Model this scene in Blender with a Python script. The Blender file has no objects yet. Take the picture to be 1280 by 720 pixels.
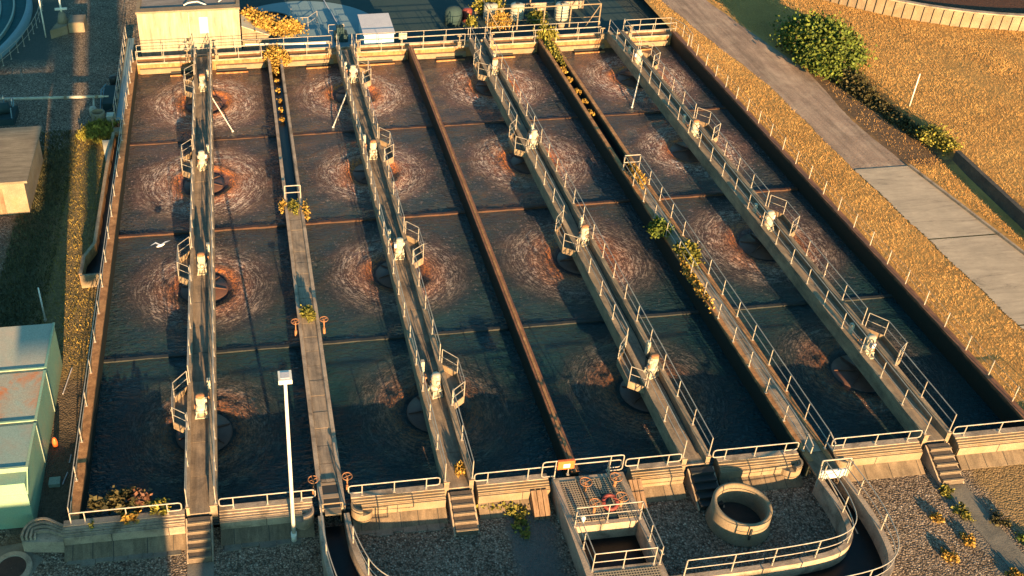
import bpy, math, random
import numpy as np
from mathutils import Vector, Matrix
random.seed(7); RNG = np.random.default_rng(7)
sc = bpy.context.scene
col = sc.collection
R = math.radians
SUN_EL, SUN_AZ = 10.5, 5.0          # degrees; the sun stands low behind the camera, a little to the right

# ------------------------------------------------------------------ materials
def new_mat(name):
    m = bpy.data.materials.new(name); m.use_nodes = True
    nt = m.node_tree; b = nt.nodes['Principled BSDF']
    return m, nt, b
class NT:
    """small helper to write node maths"""
    def __init__(s, nt): s.nt = nt
    def n(s, t, **k):
        o = s.nt.nodes.new(t)
        for a, v in k.items(): setattr(o, a, v)
        return o
    def link(s, a, b): s.nt.links.new(a, b)
    def math(s, op, a, b=None, c=None, clamp=False):
        o = s.n('ShaderNodeMath', operation=op, use_clamp=clamp)
        for i, v in enumerate((a, b, c)):
            if v is None: continue
            if isinstance(v, (int, float)): o.inputs[i].default_value = v
            else: s.link(v, o.inputs[i])
        return o.outputs[0]
    def noise(s, vec, scale, detail=4, rough=.6, dist=0):
        o = s.n('ShaderNodeTexNoise'); o.inputs['Scale'].default_value = scale
        o.inputs['Detail'].default_value = detail; o.inputs['Roughness'].default_value = rough
        o.inputs['Distortion'].default_value = dist
        if vec is not None: s.link(vec, o.inputs['Vector'])
        return o.outputs['Fac']
    def ramp(s, fac, stops, interp='LINEAR'):
        o = s.n('ShaderNodeValToRGB'); e = o.color_ramp.elements; o.color_ramp.interpolation = interp
        while len(e) < len(stops): e.new(.5)
        for el, (p, c) in zip(e, stops):
            el.position = p; el.color = (c, c, c, 1) if isinstance(c, (int, float)) else (*c, 1)
        s.link(fac, o.inputs[0]); return o.outputs[0]
    def mix(s, f, a, b, mode='MIX'):
        o = s.n('ShaderNodeMix', data_type='RGBA', blend_type=mode)
        for i, v in ((0, f), (6, a), (7, b)):
            if isinstance(v, (int, float)): o.inputs[i].default_value = v
            elif isinstance(v, tuple): o.inputs[i].default_value = (*v, 1)
            else: s.link(v, o.inputs[i])
        return o.outputs[2]
    def sep(s, v):
        o = s.n('ShaderNodeSeparateXYZ'); s.link(v, o.inputs[0]); return o.outputs
    def comb(s, x, y, z):
        o = s.n('ShaderNodeCombineXYZ')
        for i, v in enumerate((x, y, z)):
            if isinstance(v, (int, float)): o.inputs[i].default_value = v
            else: s.link(v, o.inputs[i])
        return o.outputs[0]
    def pos(s): return s.n('ShaderNodeNewGeometry').outputs['Position']
    def bump(s, h, strength, dist, normal=None):
        o = s.n('ShaderNodeBump'); o.inputs['Strength'].default_value = strength; o.inputs['Distance'].default_value = dist
        s.link(h, o.inputs['Height'])
        if normal is not None: s.link(normal, o.inputs['Normal'])
        return o.outputs[0]
    def sstep(s, v, a, b):
        o = s.n('ShaderNodeMapRange', interpolation_type='SMOOTHSTEP')
        s.link(v, o.inputs[0]); o.inputs[1].default_value = a; o.inputs[2].default_value = b
        return o.outputs[0]

def surf(name, c1, c2, scale=1.2, rough=.85, bump=.4, bscale=14, bdist=.03, metal=0, stain=None, stain_scale=.5, stain_amt=.6, fine=.25, streak=None):
    m, nt, b = new_mat(name); N = NT(nt); P = N.pos()
    f = N.ramp(N.noise(P, scale, 6, .65), [(.3, 0.), (.7, 1.)])
    c = N.mix(f, c1, c2)
    if fine:
        g = N.ramp(N.noise(P, bscale*1.3, 3, .7), [(.3, 1-fine), (.7, 1+fine*.6)])
        c = N.mix(1., c, g, 'MULTIPLY')
    if stain:
        s1 = N.ramp(N.noise(P, stain_scale, 8, .7, .6), [(.48, 0.), (.66, stain_amt)])
        c = N.mix(s1, c, stain)
    if streak:
        mp = N.n('ShaderNodeMapping'); mp.inputs['Scale'].default_value = streak; N.link(P, mp.inputs[0])
        s2 = N.ramp(N.noise(mp.outputs[0], 1., 5, .7), [(.35, .62), (.65, 1.1)])
        c = N.mix(1., c, s2, 'MULTIPLY')
    N.link(c, b.inputs['Base Color'])
    b.inputs['Roughness'].default_value = rough; b.inputs['Metallic'].default_value = metal
    b.inputs['Specular IOR Level'].default_value = .25
    if bump: N.link(N.bump(N.noise(P, bscale, 5, .65), bump, bdist), b.inputs['Normal'])
    return m

M = {}
M['conc']   = surf('pale weathered concrete', (.46,.35,.24), (.30,.23,.17), 1.1, stain=(.10,.075,.05), stain_scale=.9, stain_amt=.75)
M['ochre']  = surf('ochre stained concrete', (.52,.27,.11), (.36,.17,.07), 1.3, stain=(.14,.06,.025), stain_scale=1.1, streak=(3,3,.4))
M['rustc']  = surf('red brown wet concrete', (.30,.13,.06), (.16,.07,.035), 1.6, rough=.6, stain=(.04,.03,.025), stain_scale=1.2)
M['bwall']  = surf('cream render', (.40,.335,.235), (.35,.29,.20), .5, bump=.1, stain=(.26,.20,.13), stain_scale=.5, stain_amt=.4, streak=(3,3,.3), fine=.08)
M['darkw']  = surf('retaining wall in shade colour', (.10,.085,.065), (.05,.045,.04), 1.5, bscale=6, bump=.8)  # shade on the road face is put into this dark colour
M['brownc'] = surf('dark brown cover', (.075,.045,.035), (.045,.03,.025), 3, bscale=18, bump=.8)
M['rustd']  = surf('dark rusty wet concrete', (.10,.048,.028), (.05,.028,.02), 1.6, rough=.6, stain=(.02,.02,.018), stain_scale=.9)
M['sandc']  = surf('sand coloured concrete', (.31,.235,.15), (.19,.145,.095), .9, stain=(.22,.14,.06), stain_scale=.8, stain_amt=.5)
M['darkc']  = surf('dark damp and shade concrete', (.045,.045,.04), (.025,.03,.03), 1.5, rough=.6)  # also serves as painted shade on the third steps
M['deck']   = surf('worn grey brown deck', (.42,.31,.205), (.27,.21,.15), 1.4, bscale=20, stain=(.05,.05,.05), stain_scale=.7, streak=(4,.3,1))
M['beam']   = surf('bridge beam concrete', (.42,.295,.175), (.26,.19,.12), 1.0, stain=(.12,.10,.08), stain_scale=1.4, streak=(2,.5,2))
def wet(name, base):  # blends a near-black green tone in below the wall top
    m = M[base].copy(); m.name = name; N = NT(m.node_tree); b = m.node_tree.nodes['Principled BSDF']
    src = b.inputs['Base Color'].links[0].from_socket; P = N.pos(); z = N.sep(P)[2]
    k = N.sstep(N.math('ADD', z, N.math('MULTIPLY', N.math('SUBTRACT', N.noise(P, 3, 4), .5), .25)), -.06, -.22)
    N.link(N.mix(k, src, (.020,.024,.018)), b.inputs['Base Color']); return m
M['grate']  = None
M['ochrew'] = wet('ochre concrete with dark lower side', 'ochre'); M['rustw'] = wet('brown concrete with dark lower side', 'rustc'); M['concw'] = wet('concrete with dark lower side', 'conc')
M['steel']  = surf('galvanised steel', (.46,.41,.33), (.30,.26,.21), 3, rough=.5, bump=0, fine=.1, metal=.15)
M['white']  = surf('white paint', (.72,.70,.62), (.60,.56,.48), 2, rough=.5, bump=0, fine=.1)
M['cream']  = surf('cream motor paint', (.50,.48,.38), (.36,.34,.26), 5, rough=.45, bump=.1, bscale=30, stain=(.35,.20,.08), stain_scale=4, stain_amt=.6)
M['rustm']  = surf('rusty painted metal', (.42,.20,.09), (.25,.11,.05), 6, rough=.7, bscale=30)
M['red']    = surf('faded red paint', (.22,.045,.035), (.14,.035,.03), 5, rough=.5)
M['orange'] = surf('orange plastic', (.80,.17,.04), (.62,.13,.04), 4, rough=.4, bump=0)
M['black']  = surf('black plastic', (.02,.022,.022), (.03,.03,.03), 5, rough=.5, bump=0)
M['blackw'] = surf('black still water and pit shade', (.004,.007,.008), (.006,.010,.011), 1, rough=.35, bump=.2, bscale=3)
M['roof']   = surf('grey roof felt', (.30,.26,.22), (.19,.17,.15), .8, bscale=18, streak=(.5,6,1))
M['hutroof']= surf('buff roof felt', (.30,.24,.16), (.23,.18,.12), .8, bscale=18, streak=(.6,5,1))
M['green']  = surf('pale green painted steel', (.25,.40,.25), (.20,.34,.24), .7, rough=.5, bump=.1, stain=(.36,.34,.20), stain_scale=.5, stain_amt=.6)
M['rustroof']=surf('pale green roof with rust patches', (.30,.38,.31), (.40,.27,.17), .8, rough=.6, stain=(.52,.17,.05), stain_scale=.7, stain_amt=.95)
M['teal']   = surf('blue green painted roof', (.22,.31,.26), (.28,.34,.27), .5, rough=.5, bump=.1, stain=(.32,.26,.19), stain_scale=.4, stain_amt=.6)
M['tan']    = surf('tan faded roof', (.44,.39,.29), (.34,.37,.29), .4, rough=.6, stain=(.46,.36,.26), stain_scale=.35, stain_amt=.8)
M['blueshed']=surf('light blue sheet', (.36,.60,.66), (.30,.52,.60), 1, rough=.5, bump=0)
M['palegrey']=surf('pale grey sheet roof', (.52,.50,.50), (.45,.44,.46), 1, rough=.5, bump=.1)
M['wood']   = surf('weathered brown timber', (.30,.19,.11), (.19,.12,.07), 2, bscale=20, streak=(6,1,1))
M['tarmac'] = surf('blue black tarmac', (.022,.05,.052), (.035,.06,.06), .5, rough=.9, bscale=25)
M['basinc'] = surf('blue grey concrete apron', (.20,.29,.31), (.15,.24,.27), .5, rough=.8)
M['clarw']  = surf('teal settled water', (.004,.085,.09), (.004,.065,.075), .3, rough=.7, bump=.1, bscale=2)
M['bark']   = surf('brown stem', (.10,.07,.04), (.06,.045,.03), 4)
M['slab']   = surf('grey paving slabs', (.24,.205,.15), (.16,.14,.11), .8, stain=(.07,.07,.06), stain_scale=1.)
M['plastic']= surf('white plastic tank', (.42,.40,.32), (.36,.34,.27), 2, rough=.4, bump=0)
M['gull']   = surf('white feathers', (.85,.83,.78), (.78,.76,.72), 3, rough=.8, bump=0)
M['filter'] = surf('dark filter stones', (.11,.045,.02), (.05,.02,.01), 3, bscale=8, bump=1, bdist=.1)

def leafmat(name, dark, light, scale=2.2, lo=.45, hi=1.35):
    m, nt, b = new_mat(name); N = NT(nt); P = N.pos()
    f = N.ramp(N.noise(P, scale, 3, .7), [(.32, 0.), (.68, 1.)])
    rnd = N.n('ShaderNodeNewGeometry').outputs['Random Per Island']
    c = N.mix(f, dark, light)
    c = N.mix(1., c, N.ramp(rnd, [(0, lo), (1, hi)]), 'MULTIPLY')
    N.link(c, b.inputs['Base Color']); b.inputs['Roughness'].default_value = .7
    b.inputs['Specular IOR Level'].default_value = .2
    return m
M['leaf']   = leafmat('bush leaves', (.035,.065,.012), (.17,.20,.03))
M['yleaf']  = leafmat('yellow green leaves', (.08,.09,.018), (.31,.26,.045))
M['oleaf']  = leafmat('orange yellow leaves', (.24,.14,.025), (.52,.32,.07))
M['weedl']  = leafmat('olive yellow weeds', (.10,.09,.02), (.38,.26,.06), 1.5)
M['redleaf']= leafmat('reddish weed leaves', (.06,.035,.025), (.19,.085,.05))
M['dleaf']  = leafmat('dark leaves', (.03,.032,.014), (.11,.085,.03))
M['dry']    = leafmat('dry grass blades', (.40,.215,.07), (.66,.39,.13), .5, .75, 1.15)
M['dgrass'] = leafmat('dull green grass blades', (.05,.055,.025), (.12,.10,.04), 1.2)

def gravel(name, dark, mid, light, scale, zones=()):
    m, nt, b = new_mat(name); N = NT(nt); P = N.pos()
    v = N.n('ShaderNodeTexVoronoi'); v.inputs['Scale'].default_value = scale; N.link(P, v.inputs['Vector'])
    wv = N.n('ShaderNodeTexVoronoi'); wv.inputs['Scale'].default_value = scale*.45; N.link(P, wv.inputs['Vector'])
    r = N.sep(v.outputs['Color'])[0]
    c = N.ramp(r, [(0, dark), (.55, mid), (.86, mid), (1, light)])
    patch = N.ramp(N.noise(P, .35, 5, .65), [(.3, .72), (.7, 1.2)])
    c = N.mix(1., c, patch, 'MULTIPLY')
    edge = N.ramp(v.outputs['Distance'], [(.2, 1.), (.75, .35)])
    c = N.mix(1., c, edge, 'MULTIPLY')
    xs, ys, _ = N.sep(P); wob = N.noise(P, .9, 5, .7)
    w = N.math('MULTIPLY', N.math('SUBTRACT', wob, .5), 1.6)
    for (x0, x1, y0, y1, cc, cd, edgew) in zones:      # earth, moss and grass grown through the gravel
        dx = N.math('MINIMUM', N.math('SUBTRACT', xs, x0), N.math('SUBTRACT', x1, xs))
        dy = N.math('MINIMUM', N.math('SUBTRACT', ys, y0), N.math('SUBTRACT', y1, ys))
        d = N.math('ADD', N.math('MINIMUM', dx, dy), w)
        k = N.sstep(d, -edgew, edgew)
        g = N.mix(N.ramp(N.noise(P, 5, 5, .75), [(.35, 0.), (.65, 1.)]), cc, cd)
        c = N.mix(k, c, g)
    N.link(c, b.inputs['Base Color']); b.inputs['Roughness'].default_value = .9; b.inputs['Specular IOR Level'].default_value = .2
    h = N.math('ADD', N.math('MULTIPLY', v.outputs['Distance'], -1.), N.math('MULTIPLY', N.noise(P, scale*1.7, 3), .5))
    n1 = N.bump(h, .9, .07)
    N.link(N.bump(N.noise(P, 1.1, 4), .5, .25, n1), b.inputs['Normal'])
    return m
GR = (.09,.075,.035)
M['gravel'] = gravel('grey gravel', (.10,.075,.05), (.35,.262,.185), (.62,.50,.37), 13.,
    zones=[(-6.6,-3.9,8,34.5,(.055,.06,.03),(.10,.085,.04),.5), (-4.2,-.2,9,36.5,(.11,.085,.04),(.27,.18,.07),.6), (-3.2,-.2,-.2,10.5,(.08,.06,.04),(.16,.12,.08),.6),
           (40.3,70,-30,1.5,(.16,.11,.05),(.34,.22,.10),.4), (38.2,39.9,-30,-1.,(.13,.11,.09),(.20,.17,.13),.2),
           (18.3,20.2,-30,.5,(.10,.10,.09),(.15,.14,.12),.3), (-30,-7.2,49,62,(.05,.07,.06),(.08,.09,.08),.8),
           (20.5,46,47.5,70,(.03,.045,.045),(.045,.055,.05),.5)])
def field(name, a, b_, dk, scale=17):
    m, nt, b = new_mat(name); N = NT(nt); P = N.pos()
    f = N.ramp(N.noise(P, scale, 6, .8), [(.15, 0.), (.85, 1.)])
    c = N.mix(f, a, b_); c = N.mix(1., c, N.ramp(N.noise(P, .12, 4, .6), [(.3, .72), (.7, 1.12)]), 'MULTIPLY')
    c = N.mix(N.ramp(N.noise(P, .35, 6, .7, .4), [(.42, 0.), (.75, .7)]), c, dk)
    xs, ys, _ = N.sep(P); w = N.math('MULTIPLY', N.math('SUBTRACT', N.noise(P, 1.1, 5, .7), .5), 2.2)
    dx = N.math('MINIMUM', N.math('SUBTRACT', xs, 51.2), N.math('SUBTRACT', 54.9, xs)); dy = N.math('MINIMUM', N.math('SUBTRACT', ys, 23.8), N.math('SUBTRACT', 38., ys))
    c = N.mix(N.sstep(N.math('ADD', N.math('MINIMUM', dx, dy), w), -.5, .5), c, N.mix(N.noise(P, 6, 4, .8), (.05,.032,.02), (.22,.14,.08)))
    N.link(c, b.inputs['Base Color']); b.inputs['Roughness'].default_value = .95; b.inputs['Specular IOR Level'].default_value = .1
    n1 = N.bump(N.noise(P, scale*1.6, 5, .8), .7, .03)
    N.link(N.bump(N.noise(P, .7, 3), .4, .3, n1), b.inputs['Normal'])
    return m
M['field'] = field('dry field', (.33,.175,.055), (.60,.355,.115), (.34,.18,.06))
M['road']  = surf('brown worn road', (.42,.29,.20), (.30,.205,.145), .7, bscale=9, bump=.9, stain=(.50,.37,.26), stain_scale=.5, stain_amt=.6, streak=(1.7,.14,1))
# concrete road slabs with cracks
m, nt, b = new_mat('pale concrete road'); N = NT(nt); P = N.pos()
c = N.mix(N.ramp(N.noise(P, .6, 6, .7), [(.3, 0.), (.7, 1.)]), (.48,.375,.26), (.36,.285,.20))
mp = N.n('ShaderNodeMapping'); mp.inputs['Scale'].default_value = (.25, 1.3, 1); N.link(P, mp.inputs[0])
ck = N.ramp(N.noise(mp.outputs[0], 1.3, 8, .8, .9), [(.34, .4), (.42, .85), (.6, 1.08)])
c = N.mix(1., c, ck, 'MULTIPLY'); N.link(c, b.inputs['Base Color']); b.inputs['Roughness'].default_value = .9
N.link(N.bump(N.noise(P, 12, 5, .7), .5, .03), b.inputs['Normal']); M['slabroad'] = m
# open grating: bars over dark
def grating(name, c1, c2, sx, sy):
    m, nt, b = new_mat(name); N = NT(nt); P = N.pos(); x, y, z = N.sep(P)
    fx = N.math('PINGPONG', N.math('MULTIPLY', x, sx), 1.); fy = N.math('PINGPONG', N.math('MULTIPLY', y, sy), 1.)
    g = N.math('MAXIMUM', N.sstep(fx, .55, .75), N.sstep(fy, .55, .75))
    base = N.mix(N.noise(P, 1.5, 5, .7), c1, c2)
    c = N.mix(g, (.03,.028,.022), base)
    N.link(c, b.inputs['Base Color']); b.inputs['Roughness'].default_value = .7
    N.link(N.bump(g, .8, .02), b.inputs['Normal']); return m
M['grate'] = grating('open steel grating', (.42,.33,.20), (.26,.21,.14), 17, 17)
M['plank'] = grating('cross plank deck', (.36,.26,.16), (.22,.16,.10), .01, 2.6)

# water in the aeration lanes: muddy water, churned rings of foam round every aerator
LC = 11.4; Y0 = .42; WZ = -1.18
LANES = [(0.0, 10.3), (11.4, 21.7), (22.1, 32.55), (33.75, 44.0)]
BRX = [5.25, 16.5, 27.4, 39.05]
m, nt, b = new_mat('muddy aerated water'); N = NT(nt)
tc = N.n('ShaderNodeTexCoord').outputs['Object']; P = N.pos()
x, y, z = N.sep(tc); wx, wy, wz_ = N.sep(P)
cell = N.math('SUBTRACT', N.math('MODULO', y, LC), LC/2)
far = N.sstep(y, 3., 34.)  # calmer near rows; their shade is also put into the water colour
ci = N.comb(N.math('FLOOR', N.math('DIVIDE', y, LC)), N.math('FLOOR', N.math('DIVIDE', wx, 11.)), 0.)
wn = N.n('ShaderNodeTexWhiteNoise', noise_dimensions='3D'); N.link(ci, wn.inputs['Vector']); h1, h2, h3 = N.sep(wn.outputs['Color'])
wob = N.noise(P, .45, 4, .6); wob2 = N.noise(P, .28, 3, .5)
xx = N.math('ADD', x, N.math('MULTIPLY', N.math('SUBTRACT', wob, .5), 1.8))
yy = N.math('ADD', cell, N.math('MULTIPLY', N.math('SUBTRACT', wob2, .5), 1.8))
r0 = N.math('SQRT', N.math('ADD', N.math('MULTIPLY', x, x), N.math('MULTIPLY', cell, cell)))
r1 = N.math('SQRT', N.math('ADD', N.math('MULTIPLY', xx, xx), N.math('MULTIPLY', yy, yy)))
r = N.math('MULTIPLY', N.math('ADD', N.math('MULTIPLY', r0, .4), N.math('MULTIPLY', r1, .6)), N.math('MULTIPLY_ADD', h1, .22, .88))
a = N.math('ADD', N.math('ARCTAN2', cell, x), N.math('MULTIPLY', r0, .35))
svec = N.comb(N.math('MULTIPLY', N.math('COSINE', a), 3.0), N.math('MULTIPLY', N.math('SINE', a), 3.0), N.math('MULTIPLY', r0, 4.2))
sw = N.n('ShaderNodeVectorMath', operation='MULTIPLY_ADD'); N.link(ci, sw.inputs[0]); sw.inputs[1].default_value = (7.3, 5.1, 3.3); N.link(svec, sw.inputs[2]); swv = sw.outputs[0]
n_sw = N.noise(swv, 1.5, 5, .68, .35)
n_fn = N.noise(swv, 3.6, 4, .7, .3)
n_ch = N.noise(P, 5.5, 4, .7, .5); n_c2 = N.noise(P, 9., 4, .7, .6)
big = N.noise(P, .55, 3, .6)
ring = lambda a0, a1, b0, b1: N.math('MULTIPLY', N.sstep(r, a0, a1), N.math('SUBTRACT', 1., N.sstep(r, b0, b1)))
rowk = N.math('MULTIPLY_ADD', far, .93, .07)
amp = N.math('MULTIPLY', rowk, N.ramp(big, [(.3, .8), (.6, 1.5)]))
mixn = N.math('ADD', N.math('ADD', N.math('MULTIPLY', n_fn, .38), N.math('MULTIPLY', n_sw, .32)), N.math('MULTIPLY', n_c2, .30))
foamline = N.ramp(mixn, [(.482, 0.), (.51, .3), (.56, 1.)])
w_ring = N.math('MULTIPLY', N.math('MULTIPLY', ring(1.8, 2.5, 2.9, 4.5), amp), foamline, clamp=True)
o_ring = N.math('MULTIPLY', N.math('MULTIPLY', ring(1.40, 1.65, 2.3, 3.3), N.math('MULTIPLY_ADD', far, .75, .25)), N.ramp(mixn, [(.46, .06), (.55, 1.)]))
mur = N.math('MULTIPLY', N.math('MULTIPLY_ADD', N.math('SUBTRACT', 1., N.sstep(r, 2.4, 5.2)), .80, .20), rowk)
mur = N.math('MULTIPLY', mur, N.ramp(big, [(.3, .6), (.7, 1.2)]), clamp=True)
base = N.mix(mur, (.003,.029,.034), (.22,.105,.095))
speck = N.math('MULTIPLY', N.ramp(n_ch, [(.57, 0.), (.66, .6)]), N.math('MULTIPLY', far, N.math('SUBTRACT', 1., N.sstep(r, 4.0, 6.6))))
base = N.mix(speck, base, (.46,.34,.32))
base = N.mix(N.math('MULTIPLY', o_ring, .9), base, (1.,.32,.06))
base = N.mix(w_ring, base, (1.,.82,.70))
N.link(base, b.inputs['Base Color'])
b.inputs['IOR'].default_value = 1.33; b.inputs['Specular IOR Level'].default_value = .5
ro = N.math('MULTIPLY_ADD', N.math('MAXIMUM', w_ring, o_ring), .5, .07); N.link(ro, b.inputs['Roughness'])
mp = N.n('ShaderNodeMapping'); mp.inputs['Scale'].default_value = (1., 2.3, 1); N.link(P, mp.inputs[0])
wave = N.noise(mp.outputs[0], 1.9, 4, .6, .8)
n1 = N.bump(wave, .75, .28)
hs = N.math('MULTIPLY', mixn, N.math('SUBTRACT', 1., N.sstep(r, 3.2, 5.8)))
n2 = N.bump(hs, .9, .35, n1)
n3 = N.bump(N.math('ADD', w_ring, N.math('MULTIPLY', n_ch, .25)), .5, .08, n2)
N.link(n3, b.inputs['Normal']); M['water'] = m

# ------------------------------------------------------------------ mesh helpers
class MB:
    def __init__(s): s.v = []; s.f = []
    def add(s, vs, fs):
        o = len(s.v); s.v += [tuple(p) for p in vs]; s.f += [tuple(i+o for i in f) for f in fs]; return s
    def box(s, x0, x1, y0, y1, z0, z1):
        vs = [(x0,y0,z0),(x1,y0,z0),(x1,y1,z0),(x0,y1,z0),(x0,y0,z1),(x1,y0,z1),(x1,y1,z1),(x0,y1,z1)]
        return s.add(vs, [(0,3,2,1),(4,5,6,7),(0,1,5,4),(1,2,6,5),(2,3,7,6),(3,0,4,7)])
    def prism(s, poly, z0, z1):          # vertical prism over a plan polygon (counter-clockwise)
        n = len(poly)
        vs = [(px,py,z0) for px,py in poly] + [(px,py,z1) for px,py in poly]
        return s.add(vs, [tuple(range(n-1,-1,-1)), tuple(range(n,2*n))] + [(i,(i+1)%n,n+(i+1)%n,n+i) for i in range(n)])
    def sheet(s, poly, z):
        return s.add([(px,py,z) for px,py in poly], [tuple(range(len(poly)))])
    def tube(s, p, q, r, n=6, r2=None):
        p = Vector(p); q = Vector(q); d = (q-p).normalized(); r2 = r if r2 is None else r2
        u = d.orthogonal().normalized(); w = d.cross(u)
        vs = [p+(u*math.cos(2*math.pi*i/n)+w*math.sin(2*math.pi*i/n))*r for i in range(n)] + \
             [q+(u*math.cos(2*math.pi*i/n)+w*math.sin(2*math.pi*i/n))*r2 for i in range(n)]
        return s.add(vs, [tuple(range(n-1,-1,-1)), tuple(range(n,2*n))] + [(i,(i+1)%n,n+(i+1)%n,n+i) for i in range(n)])
    def path(s, pts, r, n=6):
        for a_, b_ in zip(pts, pts[1:]): s.tube(a_, b_, r, n)
        return s
    def lathe(s, cx, cy, prof, n=24, closed=True):
        vs = []; fs = []
        for (r_, z_) in prof:
            for i in range(n):
                t = 2*math.pi*i/n; vs.append((cx+r_*math.cos(t), cy+r_*math.sin(t), z_))
        for k in range(len(prof)-1):
            for i in range(n):
                j = (i+1) % n; fs.append((k*n+i, k*n+j, (k+1)*n+j, (k+1)*n+i))
        if closed: fs += [tuple(range(n-1,-1,-1)), tuple(range((len(prof)-1)*n, len(prof)*n))]
        return s.add(vs, fs)
    def torus(s, c, R_, r_, n=20, k=6, axis='z', tilt=0):
        vs = []; fs = []
        for i in range(n):
            t = 2*math.pi*i/n
            for j in range(k):
                u = 2*math.pi*j/k; rr = R_+r_*math.cos(u); p = Vector((rr*math.cos(t), rr*math.sin(t), r_*math.sin(u)))
                if axis == 'y': p = Vector((p.x, p.z, p.y))
                if axis == 'x': p = Vector((p.z, p.x, p.y))
                if tilt: p = Matrix.Rotation(tilt, 3, 'X') @ p
                vs.append(Vector(c)+p)
        for i in range(n):
            for j in range(k): fs.append((i*k+j, ((i+1)%n)*k+j, ((i+1)%n)*k+(j+1)%k, i*k+(j+1)%k))
        return s.add(vs, fs)
    def wall(s, pts, t, z0, z1):         # wall ribbon of thickness t along a plan polyline
        L, Rr = offset(pts, t/2), offset(pts, -t/2); n = len(pts)
        vs = []
        for i in range(n): vs += [(*L[i], z0), (*Rr[i], z0), (*Rr[i], z1), (*L[i], z1)]
        fs = [(0,1,2,3), (4*n-4,4*n-1,4*n-2,4*n-3)]
        for i in range(n-1):
            a_ = 4*i; b_ = a_+4
            fs += [(a_,a_+3,b_+3,b_), (a_+1,b_+1,b_+2,a_+2), (a_+3,a_+2,b_+2,b_+3), (a_,b_,b_+1,a_+1)]
        return s.add(vs, fs)
    def build(s, name, mat, parent=None, smooth=False, origin=None):
        me = bpy.data.meshes.new(name)
        off = Vector((0,0,0))
        if parent is not None: off = WL(parent)
        elif origin is not None: off = Vector(origin)
        me.from_pydata([(p[0]-off.x, p[1]-off.y, p[2]-off.z) for p in s.v], [], s.f); me.update()
        o = bpy.data.objects.new(name, me); col.objects.link(o)
        me.materials.append(mat)
        if smooth:
            me.polygons.foreach_set('use_smooth', [True]*len(me.polygons))
        if parent is not None: o.parent = parent
        else: o.location = off
        return o
def WL(o):
    p = Vector((0,0,0))
    while o is not None: p += o.location; o = o.parent
    return p
def offset(pts, d):
    out = []
    for i in range(len(pts)):
        a_ = Vector(pts[max(i-1,0)]); b_ = Vector(pts[min(i+1,len(pts)-1)]); t = (b_-a_).normalized()
        out.append((pts[i][0]-t.y*d, pts[i][1]+t.x*d))
    return out
def arc(cx, cy, r, a0, a1, n): return [(cx+r*math.cos(R(a0+(a1-a0)*i/n)), cy+r*math.sin(R(a0+(a1-a0)*i/n))) for i in range(n+1)]
def smooth(P_, it=3):
    for _ in range(it):
        Q = [P_[0]]
        for a_, b_ in zip(P_, P_[1:]): Q += [(a_[0]*.75+b_[0]*.25, a_[1]*.75+b_[1]*.25), (a_[0]*.25+b_[0]*.75, a_[1]*.25+b_[1]*.75)]
        P_ = Q+[P_[-1]]
    return P_
def tag(o, label=None, cat=None, group=None, kind=None):
    if label: o['label'] = label
    if cat: o['category'] = cat
    if group: o['group'] = group
    if kind: o['kind'] = kind
    return o
def thing(name, label, cat, loc=(0,0,0), group=None):
    o = bpy.data.objects.new(name, None); col.objects.link(o); o.location = loc; o.empty_display_size = .2
    return tag(o, label, cat, group)
def copy_tree(o, parent=None):
    c = o.copy(); col.objects.link(c); c.parent = parent
    for ch in list(o.children): copy_tree(ch, c)
    return c
def leaves(name, blobs, n, size, mat, parent=None, upright=False, origin=None, seed=1, shell=.6):
    """n small leaf faces spread through clumps inside ellipsoids blobs=[(cx,cy,cz,rx,ry,rz),...]"""
    g = np.random.default_rng(seed); vols = np.array([b_[3]*b_[4]*b_[5] for b_ in blobs]); ks = g.choice(len(blobs), n, p=vols/vols.sum())
    B = np.array(blobs)[ks]
    nc = max(8, n//(45 if n > 3000 else 22)); cd = g.normal(size=(nc,3)); cd /= np.linalg.norm(cd,axis=1)[:,None]; cd[:,2] = np.abs(cd[:,2])*.95-.05
    cr = shell+(1-shell)*g.random(nc)**.7
    ci = g.integers(0, nc, n); p = cd[ci]*cr[ci][:,None] + g.normal(size=(n,3))*(.11 if n > 3000 else .2)
    far_ = g.random(n) < .12; p[far_] *= (1+.35*g.random(far_.sum()))[:,None]
    C = B[:,:3]+p*B[:,3:]
    if upright:
        d = g.normal(size=(n,3))*.45; d[:,2] = 1
    else:
        d = g.normal(size=(n,3)) + p*.8; 
    d /= np.linalg.norm(d,axis=1)[:,None]
    u = np.cross(d, g.normal(size=(n,3))); u /= np.linalg.norm(u,axis=1)[:,None]
    s_ = size*(.6+.8*g.random(n))[:,None]
    w = .14 if upright else .36
    v = np.stack([C-d*s_*.5, C+u*s_*w, C+d*s_*.5, C-u*s_*w], 1).reshape(-1,3)
    off = np.array(WL(parent)) if parent is not None else (np.array(origin) if origin is not None else np.array(blobs[0][:3])*0)
    return rawquads(name, v-off, mat, parent, off)
def rawquads(name, v, mat, parent, off, k=4):
    nq = len(v)//k; me = bpy.data.meshes.new(name)
    me.vertices.add(len(v)); me.vertices.foreach_set('co', v.astype(np.float32).ravel())
    me.loops.add(len(v)); me.loops.foreach_set('vertex_index', np.arange(len(v), dtype=np.int32))
    me.polygons.add(nq); me.polygons.foreach_set('loop_start', np.arange(0, len(v), k, dtype=np.int32))
    me.polygons.foreach_set('loop_total', np.full(nq, k, dtype=np.int32)); me.update(); me.validate()
    me.materials.append(mat); o = bpy.data.objects.new(name, me); col.objects.link(o)
    if parent is not None: o.parent = parent
    else: o.location = tuple(off)
    return o
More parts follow.
